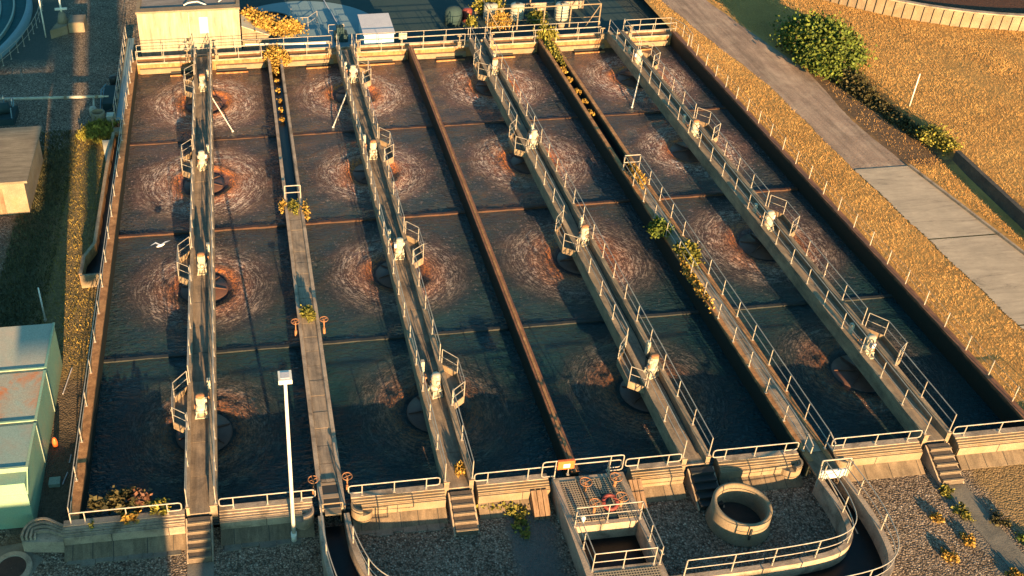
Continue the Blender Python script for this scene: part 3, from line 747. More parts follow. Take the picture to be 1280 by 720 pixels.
near_rail('railing length between the curved channel and the rightmost bridge', 33.9, 38.25, 1.5)
near_rail('railing length right of the rightmost bridge, reaching the right edge', 39.85, 46.4, 1.9, loops=(1,0))
t = thing('lifebuoy_box', 'orange box with white patch hung on the near railing', 'box', (21.15,.06,1.0))
MB().box(20.85,21.6,-.06,.05,.72,1.22).build('case', M['orange'], t); MB().box(21.1,21.4,-.075,-.062,.82,1.05).build('patch', M['white'], t)

# ------------------------------------------------------------------ paving, steps
pv = MB()
for (xa, xb) in ((-.5,4.4),(6.1,9.4),(11.9,15.7)):
    x_ = xa
    while x_ < xb-.2:
        w_ = random.choice((.45,.6,.75)); x2 = min(x_+w_, xb); pv.box(x_+.01, x2-.012, -1.12+random.uniform(-.16,.04), -.9, -1.05, -.972+random.uniform(-.008,.008)); x_ = x2
tag(pv.build('paving_slabs', M['slab']), kind='structure')
def steps(label, cx, w_, drop, y0=-.02, n=5, dark=False):
    t = thing('steps', label, 'steps', (cx, y0, -1), 'flights of steps up to the bridges')
    for q in range(n):
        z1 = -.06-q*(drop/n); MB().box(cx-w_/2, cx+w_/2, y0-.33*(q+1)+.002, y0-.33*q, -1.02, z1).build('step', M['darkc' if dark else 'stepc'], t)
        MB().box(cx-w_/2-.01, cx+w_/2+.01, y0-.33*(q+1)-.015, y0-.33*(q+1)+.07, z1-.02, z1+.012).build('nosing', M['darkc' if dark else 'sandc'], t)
    for s_ in (-1,1):
        xa, xb = sorted((cx+s_*(w_/2+.015), cx+s_*(w_/2+.09)))
        MB().add([(xa,y0,-1.02),(xb,y0,-1.02),(xb,y0-.33*n,-1.02),(xa,y0-.33*n,-1.02),(xa,y0,-.10),(xb,y0,-.10),(xb,y0-.33*n,-.93),(xa,y0-.33*n,-.93)],[(0,1,2,3),(7,6,5,4),(0,4,5,1),(1,5,6,2),(2,6,7,3),(3,7,4,0)]).build('side_wall', M['conc'], t)
M['stepc'] = surf('dark worn step', (.16,.12,.085), (.10,.08,.06), 2)
steps('flight of steps at the near end of the leftmost bridge, half in sunlight', 5.1, .95, .80)
steps('flight of steps at the near end of the second bridge, beside a weedy patch', 16.55, .95, .80)
steps('shaded dark flight of steps at the near end of the third bridge', 27.6, 1.05, .80, dark=True)  # dark colour stands in for the shade on this flight
steps('flight of steps at the near end of the rightmost bridge, leading to a path', 39.05, 1.0, .80)
tag(MB().sheet([(38.5,-1.7),(39.6,-1.7),(39.7,-4),(39.9,-8),(40.5,-14),(38.9,-14),(38.9,-8),(38.6,-4)], -.985).build('path', M['slab']), kind='structure')
tag(MB().sheet([(4.55,-1.7),(5.65,-1.7),(5.7,-8),(4.5,-8)], -.985).build('path', M['slab']), kind='structure')

# ------------------------------------------------------------------ valve platform
t = thing('valve_platform', 'raised platform of steel grating with handwheels and a railed open pit', 'platform', (22.4,-3,-1))
pz = .02; ptop = [(20.75,-.25,.05)]
mb = MB().box(20.7,21.0,-7.2,.10,-1.02,0).box(23.75,24.0,-7.2,.10,-1.02,0).box(21.0,23.75,-2.62,-2.42,-1.02,0).box(21.0,23.75,-4.95,-4.75,-1.02,0).box(21.0,23.75,-.12,.10,-1.02,0)
mb.build('plinth', M['conc'], t)
MB().box(21.0,23.75,-4.75,-2.62,-.985,-.95).build('pit_floor', M['blackw'], t)  # shallow floor, a deep pit's darkness put into its colour
for x0,x1,y0,y1 in ((21.0,21.75,-2.42,-.12),(21.77,22.6,-1.2,-.12),(22.62,23.75,-1.0,-.12),(21.77,22.5,-2.42,-1.22),(22.95,23.75,-2.42,-1.02),(21.0,23.75,-7.2,-4.95)):
    MB().box(x0+.01,x1-.01,y0+.01,y1-.01,-.05,.02).build('grating_panel', M['grate'], t)
MB().box(22.5,22.95,-2.4,-.95,-.06,-.03).build('dark_hatch', M['tarmac'], t)
for (x_,y_) in ((21.95,-.75),(23.35,-.65),(22.0,-1.95),(23.25,-1.75)): handwheel(x_, y_, .02, .55, t, .26)
build_rail(t, [(20.95,-2.5,.0),(23.85,-2.5,.0),(23.85,-4.85,.0)], sp=1.3)
build_rail(t, [(23.6,-4.85,.0),(21.0,-4.85,.0),(20.95,-2.6,.0)], sp=1.4)
MB().path([(23.75,-4.85,.9),(23.85,-4.95,.7),(23.95,-4.85,.6)],.015).build('chain', M['steel'], t)
b_ = MB().torus((22.75,-1.75,.30),.30,.09,20,8,tilt=.5).build('lifebuoy', M['red'], origin=(22.75,-1.75,.1), smooth=True); tag(b_, 'dark red lifebuoy ring lying on the grating among the handwheels', 'lifebuoy')
lamp_ = MB().lathe(21.35,-2.42,[(.06,.02),(.09,.2),(.11,.3),(.05,.38)],10).build('marker_post', M['white'], origin=(21.35,-2.42,0), smooth=True); tag(lamp_, 'small white marker post at the left corner of the pit railing', 'marker')
def ramp(label, x0, x1, ya, yb, mat):
    t = thing('timber_ramp', label, 'ramp', ((x0+x1)/2, yb, -1), 'small timber ramps beside the valve platform')
    n = 3
    for q in range(n):
        xa = x0+(x1-x0)*q/n; xb = x0+(x1-x0)*(q+1)/n-.03
        MB().add([(xa,ya,-1.0),(xb,ya,-1.0),(xb,yb,-1.0),(xa,yb,-1.0),(xa,ya,-.12),(xb,ya,-.12),(xb,yb,-.78),(xa,yb,-.78)],[(0,1,2,3),(7,6,5,4),(0,4,5,1),(1,5,6,2),(2,6,7,3),(3,7,4,0)]).build('plank', M[mat], t)
ramp('small timber ramp left of the valve platform', 19.65, 20.4, -.36, -1.25, 'wood')
ramp('small timber ramp with bright top right of the valve platform', 24.1, 24.75, -.3, -1.45, 'wood')

# manhole ring
t = thing('manhole_ring', 'big round concrete manhole ring standing open on the gravel', 'manhole', (28.45,-2.45,-1))
MB().lathe(28.45,-2.45,[(1.34,-1.01),(1.36,-.9),(1.25,-.62),(1.25,.12),(1.21,.18),(1.08,.18),(1.05,.10),(1.05,-.96)],48,False).build('ring', M['sandc'], t, True)
MB().lathe(28.45,-2.45,[(1.05,-.94),(.02,-.94)],40,False).build('sump_water', M['rustwater'] if 'rustwater' in M else M['darkc'], t)
MB().box(28.28,28.36,-3.76,-3.70,-.6,.05).build('stain_mark', M['darkc'], t)
# flat round cover bottom left
t = thing('round_chamber', 'flat round chamber with rusty brown cover at the bottom left corner', 'manhole', (-2.75,-.85,-1))
MB().lathe(-2.75,-1.0,[(.86,-1.0),(.84,-.90),(.62,-.90),(.60,-.93)],40,False).build('rim', M['conc'], t)
MB().lathe(-2.75,-1.0,[(.61,-.935),(.02,-.93)],36,False).build('cover', M['brownc'], t)
tag(MB().sheet([(-6,.0),(-2.3,.35),(-2.0,-.3),(-1.5,-.6),(-2.4,-2.5),(-6,-2.5)], -.992).build('concrete_pad', M['slab']), kind='structure')

# lamp post
t = thing('lamp_post', 'tall white lamp post with a square head in front of the second walkway', 'lamp post', (9.1,-1.0,-1))
MB().tube((9.1,-1,-1),(9.1,-1,8.35),.09,12,.065).tube((9.1,-1,-1),(9.1,-1,-.5),.13,12,.13).build('pole', M['white'], t, True)
MB().box(8.84,9.36,-1.28,-.72,8.35,8.55).build('lamp_head', M['white'], t)
MB().box(8.93,9.27,-1.17,-.83,8.553,8.57).build('lens_plate', M['palegrey'], t)

# ------------------------------------------------------------------ far side
t = thing('far_launder', 'far end wall of the tanks with ochre walkway and pale launder troughs', 'wall', (22,46.5,-1))
MB().box(-.4,44.35,46.02,46.2,-2.2,-.42).build('wall', M['ochre'], t)
MB().box(-.4,44.35,46.21,47.05,-1.02,-.38).build('walkway', M['ochre'], t)
MB().box(-.4,44.35,46.03,46.12,-.418,-.30).box(-.4,44.35,46.95,47.05,-.378,-.24).build('kerb', M['conc'], t)
for (xa, xb) in ((.1,4.4),(6.1,10.2),(11.5,15.7),(17.3,21.6),(22.2,26.6),(28.2,32.4),(33.9,38.3),(39.8,43.8)):
    MB().box(xa+.1, xb-.1, 45.74, 46.01, -1.12, -.72).build('launder', M['sandc'], t)
for (xa, xb) in ((2.6,4.2),(6.2,8.6),(13.4,15.2),(17.4,20.4),(24.0,26.2),(28.4,30.4),(35.6,38.0),(40.2,42.0)):
    MB().box(xa, xb, 45.62, 45.73, -1.3, -.98).build('weir_slot', M['black'], t); MB().box(xa-.05, xb+.1, 45.2, 45.32, -1.25, -1.08).build('scum_board', M['ochre'], t)

for x_ in (4.0,6.3,15.3,17.6,25.9,28.6,37.9,40.3): MB().tube((x_,45.85,-.3),(x_,45.85,.75),.05).tube((x_-.18,45.85,.7),(x_+.18,45.85,.7),.05).box(x_-.14,x_+.14,45.75,46.0,-.2,.2).build('penstock', M['sandc'], t)
G2 = 'railings along the far walkway'
for (xa, xb, w_) in ((.0,4.3,'in front of the cream building'),(6.2,15.3,'between the leftmost and second bridges'),(17.8,26.4,'in front of the blue shed'),(28.6,37.8,'in front of the caged compound'),(40.3,44.3,'at the far right corner')):
    rail_thing(f'near railing of the far walkway {w_}', [(xa,46.08,-.3),(xb,46.08,-.3)], G2, sp=1.9)
rail_thing('back railing of the far walkway behind the leftmost lanes', [(0,47.0,-.24),(15.6,47.0,-.24)], G2, sp=1.9)
rail_thing('back railing of the far walkway by the blue shed and the compound', [(17.6,47.0,-.24),(38.0,47.0,-.24)], G2, sp=1.9)
rail_thing('railing turning the far right corner down to the verge', [(40.2,47.0,-.24),(44.2,47.0,-.24),(44.6,45.2,-.1),(44.5,43.2,-.1)], G2, sp=1.5)
tag(MB().tube((8.6,47.3,.25),(15.4,47.2,.1),.09,8).build('pipe', M['white'], origin=(8.6,47.3,.2)), 'long white pipe running along the back of the far walkway', 'pipe')
tag(MB().box(21.1,21.75,46.9,47.05,.2,.72).build('sign', M['cream'], origin=(21.4,47,.2)), 'small cream box hung on the far railing right of the blue shed', 'box')

# cream building
t = thing('cream_building', 'cream rendered building with grey flat roof at the far left corner', 'building', (4.2,51,-1))
MB().box(.2,8.3,48.6,58,-1.02,2.8).build('wall', M['bwall'], t)
MB().box(.45,8.05,49.35,57.8,2.7,2.83).build('roof', M['roof'], t)
MB().box(.12,8.38,48.52,49.3,2.803,2.97).box(.12,.42,49.31,58.1,2.803,2.97).box(8.08,8.38,49.31,58.1,2.803,2.97).build('parapet', M['sandc'], t)
MB().box(5.05,5.75,48.53,48.595,.9,2.3).build('vent_panel', M['palegrey'], t)
MB().tube((4.25,48.54,-1),(4.25,48.54,2.75),.05,6).build('downpipe', M['cream'], t)
MB().path([(3.9,49.6,2.95),(4.3,49.7,3.1),(5.0,49.75,3.15),(5.7,49.6,2.9)],.05).path([(6.7,50.0,2.95),(7.3,50.6,3.15),(8.0,51.2,3.1)],.05).build('roof_pipe', M['white'], t)
MB().box(3.9,4.1,48.54,48.59,.3,.5).build('wall_box', M['black'], t)
t = thing('lean_to', 'small cream lean-to with sloping roof right of the cream building', 'shed', (9.3,49.6,-1))
MB().add([(8.42,49.0,-1.02),(10.6,49.0,-1.02),(10.6,51.2,-1.02),(8.42,51.2,-1.02),(8.42,49.0,1.1),(10.6,49.0,.2),(10.6,51.2,.2),(8.42,51.2,1.1)],[(0,3,2,1),(4,5,6,7),(0,1,5,4),(1,2,6,5),(2,3,7,6),(3,0,4,7)]).build('wall', M['sandc'], t)
MB().add([(8.42,48.9,1.14),(10.7,48.9,.2),(10.7,51.3,.2),(8.42,51.3,1.14),(8.42,48.9,1.2),(10.7,48.9,.26),(10.7,51.3,.26),(8.42,51.3,1.2)],[(0,3,2,1),(4,5,6,7),(0,1,5,4),(1,2,6,5),(2,3,7,6),(3,0,4,7)]).build('roof', M['cream'], t)
# blue shed
t = thing('blue_shed', 'light blue shed with pale grey roof behind the far walkway', 'shed', (19.3,50.5,-1))
MB().box(18.35,20.8,47.7,51.4,-1.0,.38).build('wall', M['blueshed'], t)
MB().add([(18.25,47.6,.39),(20.9,47.6,.39),(20.9,51.5,.52),(18.25,51.5,.52),(18.25,47.6,.46),(20.9,47.6,.46),(20.9,51.5,.59),(18.25,51.5,.59)],[(0,3,2,1),(4,5,6,7),(0,1,5,4),(1,2,6,5),(2,3,7,6),(3,0,4,7)]).build('roof', M['palegrey'], t)
MB().box(18.9,20.1,47.67,47.695,-.95,.3).build('door', M['blueshed'], t)
# dark pit + little frames behind
t = thing('round_pit', 'dark round pit edge with a railing beside the cream building', 'pit', (10.4,54,-1))
MB().lathe(10.3,53.9,[(2.9,-.985),(2.9,-.90),(2.7,-.90),(2.7,-.985),(.02,-.97)],40,False).build('rim', M['darkc'], t)
build_rail(t, [(11.6,51.9,-.9),(12.6,53.2,-.9),(12.8,54.6,-.9)], sp=1.4)
t = rail_thing('short railing bay standing on the pale apron', [(12.8,52.6,-.97),(14.1,52.6,-.97),(15.0,53.9,-.97)], None, sp=1.3)
t = rail_thing('small gate frame behind the second bridge end', [(15.7,50.8,-.97),(17.0,50.8,-.97)], None, sp=1.3)
tag(MB().tube((16.9,52.0,-.95),(15.8,60.5,-.95),.05).build('hose', M['palegrey'], origin=(16.9,52,-1)), 'thin pipe lying across the pale round apron', 'pipe')
tag(MB().box(16.1,17.2,49.5,50.6,-1,-.35).box(16.3,16.9,49.7,50.3,-.35,.25).build('equipment_box', M['tarmac'], origin=(16.6,50,-1)), 'dark equipment box at the far end of the second bridge', 'equipment')
t = thing('dome_tank', 'small dark steel dome tank in the yard behind the thin dividing wall', 'tank', (26.7,52.0,-1))
MB().lathe(26.7,52.2,[(.75,-1),(.78,-.2),(.72,.25),(.5,.5),(.02,.6)],24).build('body', M['tarmac'], t, True)
MB().lathe(28.0,52.6,[(.4,-1),(.45,0),(.3,.2)],14).build('side_drum', M['red'], t, True)
# caged compound
t = thing('cage_compound', 'open frame compound with mesh bars holding plants and white tanks', 'compound', (33.9,50.3,-1))
def frame(pts, r): return MB().path(pts, r)
X0,X1,Ya,Yb,zt = 29.1,38.9,49.6,54.0,1.25
mb = MB()
for x_ in (X0, X0+2.6, X0+4.9, X0+7.2, X1):
    for y_ in (Ya, Yb): MB().tube((x_,y_,-1),(x_,y_,zt),.06).build('post', M['sandc'], t)
mb.path([(X0,Ya,zt),(X1,Ya,zt),(X1,Yb,zt),(X0,Yb,zt),(X0,Ya,zt)],.05).path([(X0,Ya,.1),(X1,Ya,.1),(X1,Yb,.1)],.025)
mb.tube((X0,Ya,zt),(X0+1.3,Ya,-1),.04).tube((X1,Ya,zt),(X1-1.3,Ya,-1),.04).build('frame', M['sandc'], t)
MB().box(X0,X1,Yb+.05,Yb+.2,-1,-.3).build('plinth', M['conc'], t)
for i,(cx,cy,lab) in enumerate(((36.3,52.0,'white ribbed plastic tank inside the caged compound, right one'),(32.4,52.4,'white ribbed plastic tank in the middle of the caged compound'),(30.1,52.7,'white plastic tank at the left of the caged compound'))):
    tt = thing('storage_tank', lab, 'tank', (cx,cy,-1), 'plastic tanks in the compound')
    pr = [(.58,-1)]
    for q in range(5): pr += [(.58,-.9+q*.26),(.62,-.84+q*.26),(.62,-.76+q*.26),(.58,-.70+q*.26)]
    pr += [(.54,.40),(.25,.48),(.02,.5)]
    MB().lathe(cx,cy,pr,24).build('body', M['plastic'], tt, True)
    MB().lathe(cx,cy,[(.18,.48),(.18,.56),(.02,.57)],12).build('lid', M['black'], tt)
for i,(cx,cy,rx,rz,lab,mt) in enumerate(((30.4,50.6,1.0,.9,'yellow reeds growing at the left inside the compound','oleaf'),(33.9,51.2,.7,.7,'green shrub inside the compound between the tanks','yleaf'),(30.2,53.8,1.2,1.2,'bright shrub at the back left of the compound','yleaf'))):
    tag(leaves('shrub', [(cx,cy,-.9+rz*.4,rx,.7,rz)], 1100, .22, M[mt], upright=(i==0), seed=20+i, origin=(cx,cy,-1)), lab, 'shrub')
tag(MB().lathe(35.0,47.9,[(.25,.0),(.3,.35),(.15,.5)],12).build('pump', M['sandc'], origin=(35,47.9,0), smooth=True), 'pale pump body on the far walkway behind the right channel', 'pump')

# ------------------------------------------------------------------ left side
# slatted side walkway and trough
t = thing('side_walkway', 'narrow grey side walkway along the upper left wall with an outer rail', 'walkway', (-.75,43,-1))
MB().box(-.95,-.42,36.5,50.5,-.14,-.06).build('deck', M['basinc'], t)
MB().box(-1.02,-.96,36.5,50.5,-.20,.06).build('edge_board', M['sandc'], t)
build_rail(t, [(-1.0,36.6,0.0),(-1.05,50.4,0.0)], sp=1.6)
build_rail(t, [(-.25,38.4,0.0),(-.25,45.8,0.0)], sp=1.8)
t = thing('side_trough', 'long narrow open trough hung on the left tank wall, widening at its lit end', 'trough', (-.8,26,-1))
pl = [(-.98,34.6),(-1.08,30),(-1.12,21.2),(-1.62,19.9),(-1.66,18.2)]
MB().wall(pl, .14, -.85, -.08).build('trough_wall', M['ochre'], t); MB().wall(pl, .20, -.077, -.02).build('trough_lip', M['beam'], t)
MB().box(-1.68,-.42,18.06,18.2,-.95,-.07).box(-1.66,-.45,18.2,18.9,-1.0,-.86).build('end_wall', M['sandc'], t)
tb = MB().prism([(-.43,34.6),(-.95,34.6),(-1.02,30),(-1.06,21.2),(-1.57,19.9),(-1.58,18.21),(-.43,18.21)], -.9,-.8); tb.build('trough_bed', M['blackw'], t)
for y_ in (18.5, 22.5, 27, 31.5): MB().box(-1.3,-.42,y_-.1,y_+.1,-1.02,-.91).build('bracket', M['conc'], t)
MB().path([(-1.0,34.9,0),(-1.0,34.9,.9),(-.45,34.9,.9),(-.45,34.9,0)],.03).box(-1.0,-.42,34.7,35.3,-.3,-.05).build('end_frame', M['sandc'], t)
tag(MB().add([(-1.75,34.0,-.3),(-1.15,34.0,-.3),(-1.45,32.2,-1.0),(-1.75,34.0,-.4),(-1.15,34.0,-.4)],[(0,1,2),(3,2,4),(0,3,4,1),(0,2,3),(1,4,2)]).build('chute_plate', M['plastic'], origin=(-1.45,33,-1)), 'pale triangular chute plate below the yellow bush', 'chute')
# pipe, drum, box
t = thing('pipe_run', 'long pale pipe on a stand crossing the gravel at the upper left', 'pipe', (-6,40.6,-1))
MB().tube((-16,41.3,-.1),(-2.1,40.3,-.1),.11,10).tube((-2.15,40.3,-.1),(-1.75,40.28,-.1),.07,8).build('pipe', M['cream'], t, True)
MB().tube((-5.0,40.5,-.1),(-4.8,40.49,-.1),.17,10).tube((-2.7,40.34,-.1),(-2.5,40.33,-.1),.17,10).build('flange', M['sandc'], t)
MB().tube((-2.85,40.3,-.15),(-2.8,39.3,-.45),.08,8).lathe(-2.85,39.1,[(.28,-1),(.30,-.45),(.2,-.3)],12).build('branch', M['cream'], t, True)
t = thing('concrete_drum', 'short pale concrete pipe standing open above the yellow bush', 'drum', (-2.3,37.5,-1))
MB().lathe(-2.3,37.55,[(.50,-1),(.50,.08),(.40,.08),(.40,-.8)],28,False).lathe(-2.3,37.55,[(.40,-.5),(.02,-.5)],24,False).build('pipe_ring', M['sandc'], t, True)
tag(MB().box(-1.65,-1.15,36.9,37.5,-1.0,.02).build('cabinet', M['cream'], origin=(-1.4,37.2,-1)), 'small cream cabinet right of the open concrete drum', 'cabinet')
tag(MB().path([(-1.8,37.6,.0),(-1.4,38.1,-.1),(-.9,39.2,-.1)],.05).build('hose', M['black'], origin=(-1.8,37.6,0)), 'thin hose leading from the concrete drum to the walkway', 'hose')
t = thing('pump_machine', 'dark green pump machine at the left edge beside the pale pipe', 'machine', (-9.0,39.5,-1))
MB().box(-10.4,-8.4,38.3,40.4,-1,-.5).build('bed', M['teald'] if 'teald' in M else M['tarmac'], t)
MB().tube((-10.4,39.2,-.1),(-8.8,39.4,-.1),.4,12).build('motor', M['tarmac'], t, True)
MB().torus((-8.6,39.8,.1),.32,.05,16,6,'x').build('wheel', M['basinc'], t, True)
MB().tube((-8.6,38.5,-1),(-8.5,38.5,.3),.05).tube((-9.3,40.2,-1),(-9.3,40.2,.5),.05).build('stand', M['basinc'], t)
t = thing('black_bin', 'black bin and dark cabinet standing beside the upper left walkway', 'bin', (-1.6,43,-1))
MB().lathe(-1.65,43.6,[(.3,-1),(.36,-.2),(.33,-.1),(.05,-.05)],18).build('bin_body', M['black'], t, True)
MB().box(-2.2,-1.25,39.6,42.6,-1,-.35).build('cabinet', M['tarmac'], t)
MB().path([(-2.4,39.6,-.9),(-2.5,42.2,-.5),(-2.2,42.9,-.4)],.05).path([(-2.2,39.6,-.9),(-2.3,42.1,-.5),(-2.0,42.7,-.4)],.05).build('cable', M['basinc'], t)
# hut
t = thing('small_hut', 'small hut with flat buff roof at the left edge', 'hut', (-7,30,-1))
MB().box(-10.5,-5.7,26.4,32.9,-1.01,1.35).build('wall', M['sandc'], t)
MB().box(-10.6,-5.45,26.2,33.3,1.353,1.5).build('roof', M['hutroof'], t)
MB().box(-8.0,-7.1,26.36,26.39,-1,.9).build('door', M['wood'], t)
# green container
t = thing('green_container', 'long pale green steel container with panelled rusty roof at the left edge', 'container', (-4.5,6.3,-1))
cb = MB().box(-8.2,-2.05,1.15,11.6,-.98,1.75)
cb.build('body', M['green'], t)
for yq in (4.62,8.12): MB().box(-2.048,-2.02,yq,yq+.08,-.9,1.7).build('side_seam', M['teal'], t)
for (ya, yb, mt) in ((8.25,11.6,'tan'),(4.75,8.05,'rustroof'),(1.95,4.55,'teal')):
    p_ = MB().box(-8.2,-2.0,ya,yb,1.753,1.85).build('roof_panel', M[mt], t)
    MB().box(-8.2,-1.98,ya-.03,ya+.07,1.853,1.90).box(-2.10,-1.98,ya+.07,yb,1.853,1.90).build('edge_strip', M['green'], p_)
MB().add([(-8.2,1.15,1.1),(-2.0,1.15,1.1),(-2.0,1.95,1.84),(-8.2,1.95,1.84),(-8.2,1.12,1.1),(-2.0,1.12,1.1),(-2.0,1.95,1.88),(-8.2,1.95,1.88)],[(0,1,2,3),(4,7,6,5),(0,4,5,1),(1,5,6,2),(0,3,7,4)]).build('front_slope', M['green'], t)
MB().box(-8.2,-2.0,8.06,8.24,1.76,1.80).build('gutter', M['teal'], t); MB().box(-8.2,-2.0,4.56,4.74,1.76,1.80).build('gutter', M['teal'], t)
# debris
for p_, q_, lab in (((-1.55,11.3,-.96),(-1.8,9.4,-.96),'long pale rod lying on gravel right of the green container'),((-1.0,4.1,-.96),(-1.15,3.4,-.96),'short rod lying beside the near left rail'),((-.95,5.2,-.96),(-.98,4.7,-.96),'stubby stick lying in the dark strip left of the wall')):
    tag(MB().tube(p_,q_,.03).build('rod', M['palegrey'], origin=p_), lab, 'rod')
tag(MB().lathe(-1.75,5.9,[(.13,-1),(.13,-.7),(.08,-.5),(.02,-.45)],14).build('hydrant', M['orange'], origin=(-1.75,5.9,-1), smooth=True), 'small orange hydrant beside the green container', 'hydrant')
tag(MB().box(-1.75,-1.25,3.3,3.75,-1,-.8).build('crate', M['teal'], origin=(-1.5,3.5,-1)), 'flat teal crate on the ground left of the near rail', 'crate')
def slim_post(label, x, y, z, h, r=.05): 
    t = thing('post', label, 'post', (x,y,z)); MB().tube((x,y,z),(x,y,z+h),r,8,r*.8).build('pole', M['white'], t, True); MB().tube((x,y,z),(x,y,z+.12),r*2,8).build('foot', M['conc'], t)
slim_post('slim white pole standing behind the green container', -3.4,15.4,-1,2.3)
slim_post('slim white pole standing in the dry grass by the hedge', 55.8,30.6,.2,2.7)
# top left
t = thing('tall_lamp', 'slim lamp pole leaning over the round settling tank', 'lamp post', (-8.1,53.7,-1))
MB().tube((-8.1,53.7,-1),(-8.1,53.7,4.2),.06,8).build('pole', M['white'], t, True); MB().tube((-8.1,53.7,4.2),(-7.5,54.3,4.5),.06,8).box(-7.7,-7.3,54.1,54.5,4.45,4.6).build('lamp_arm', M['white'], t)
t = thing('valve_chamber', 'low chamber with sunlit pale walls and a cross-shaped valve on top', 'chamber', (-6.3,54.8,-1))
MB().prism([(-7.6,53.3),(-6.3,54.2),(-6.3,55.9),(-7.0,55.9)], -1,-.25).box(-6.25,-4.9,54.4,56.2,-1,-.15).build('wall', M['sandc'], t)
MB().box(-6.15,-5.0,54.5,56.1,-.147,-.11).build('cover', M['slab'], t)
MB().lathe(-6.7,55.0,[(.5,-.3),(.3,.5),(.2,.7)],14).build('cone_body', M['slab'], t, True)
MB().tube((-6.7,55,.7),(-6.7,55,1.9),.08,8).tube((-7.2,55,.95),(-6.2,55,.95),.12,8).build('valve_cross', M['white'], t, True)
# round clarifier
t = thing('settling_tank', 'round settling tank of teal water at the top left corner', 'tank', (-33,57.5,-1))
RC = 22.6
MB().lathe(-33,57.5,[(RC+.5,-1.01),(RC+.5,-.35),(RC+.05,-.35),(RC,-1.2)],220,False).build('rim', M['basinc'], t, True)
MB().lathe(-33,57.5,[(RC-1.0,-1.0),(RC-1.0,-.62),(RC-1.15,-.62),(RC-1.15,-1.0)],220,False).lathe(-33,57.5,[(RC-2.2,-1.0),(RC-2.2,-.8),(RC-2.3,-.8),(RC-2.3,-1.0)],220,False).build('weir', M['teal'], t)
MB().lathe(-33,57.5,[(RC+.02,-.93),(.02,-.93)],120,False).build('tank_water', M['clarw'], t)
aa = [( -33+(RC+1.35)*math.cos(R(q)), 57.5+(RC+1.35)*math.sin(R(q)), -1) for q in range(-34,34,3)]
rail_thing('curved pale railing round the settling tank', aa, None, sp=2.4, mid=True)

# ------------------------------------------------------------------ right side
t = thing('wire_fence', 'post and wire fence along the right tank wall', 'fence', (44.3,20,0))
ps = None
for q in range(26):
    y_ = -.2+1.87*q
    if y_ > 43: break
    y_ += .4
    if ps is None: ps = MB().tube((44.22,y_,-.02),(44.22,y_,.95),.032,6).build('post', M['steel'], t); yb0 = y_
    else: c_ = ps.copy(); col.objects.link(c_); c_.parent = t; c_.location = (0, y_-yb0, 0)
MB().tube((44.22,.2,.9),(44.22,43.3,.9),.008,4).tube((44.22,.2,.5),(44.22,43.3,.5),.008,4).build('wire', M['steel'], t)
t = thing('filter_bed', 'round filter bed with panelled pale yellow wall at the top right corner', 'tank', (77.7,63,-.3))
RB = 21.3
wm = MB().lathe(77.7,63,[(RB+.02,-.6),(RB+.02,1.35),(RB-.35,1.35),(RB-.35,-.3)],200,False).build('wall', M['yell'] if 'yell' in M else M['sandc'], t)
rb = MB()
for q in range(-178,-60):
    a_ = R(q*1.0); 
    if q % 2: continue
    cx, cy = 77.7+(RB+.06)*math.cos(a_), 63+(RB+.06)*math.sin(a_); 
    u = Vector((-math.sin(a_), math.cos(a_))); n_ = Vector((math.cos(a_), math.sin(a_)))
    P_ = [Vector((cx,cy))+u*.07*s1+n_*.06*s2 for s1,s2 in ((-1,-1),(-1,1),(1,1),(1,-1))]
    rb.prism([tuple(p) for p in P_][::-1], -.5, 1.3)
rb.build('panel_rib', M['sandc'], t)
MB().lathe(77.7,63,[(RB+.1,1.353),(RB+.1,1.45),(RB-.4,1.45),(RB-.4,1.353)],200,False).build('coping', M['conc'], t)
MB().lathe(77.7,63,[(RB-.34,1.0),(.02,1.0)],100,False).build('filter_media', M['filter'], t)
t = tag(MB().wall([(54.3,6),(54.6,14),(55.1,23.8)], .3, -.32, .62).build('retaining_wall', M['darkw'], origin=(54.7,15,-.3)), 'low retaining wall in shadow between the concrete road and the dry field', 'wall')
# bush and hedge
t = thing('big_bush', 'big rounded green bush between the brown road and the dry field', 'bush', (54.0,40,-.3))
leaves('foliage', [(54.2,40.6,.4,2.6,3.9,2.0),(53.0,38.3,.2,1.6,2.4,1.5),(55.2,42.2,.3,1.8,2.6,1.7)], 15000, .26, M['leaf'], t, seed=11, shell=.72)
leaves('inner_foliage', [(54.2,40.6,.2,2.2,3.4,1.6)], 3000, .3, M['dleaf'], t, seed=12, shell=.3)
for q in range(5): MB().tube((53.4+q*.4,39.5+q*.5,-.3),(53.0+q*.7,38.8+q*.9,1.2),.06,6,.03).build('stem', M['bark'], t)
t = thing('ragged_hedge', 'ragged dark hedge tapering down from the bush beside the road', 'hedge', (54,31,-.3))
leaves('foliage', [(54.0,35.6,-.1,1.0,1.8,.9),(54.1,33.6,-.2,.9,1.5,.7),(54.3,31.6,-.2,.7,1.4,.55),(54.5,29.6,-.2,.7,1.3,.5),(54.6,27.6,-.1,.6,1.2,.6)], 5200, .2, M['dleaf'], t, seed=13)
leaves('yellow_foliage', [(55.0,26.2,.15,.9,1.1,.75),(55.3,24.9,.1,.7,.8,.6)], 2200, .17, M['yleaf'], t, seed=14)
MB().path([(54.0,36,-.3),(54.3,32,-.1),(54.9,26,-.1)],.06).build('stem', M['bark'], t)

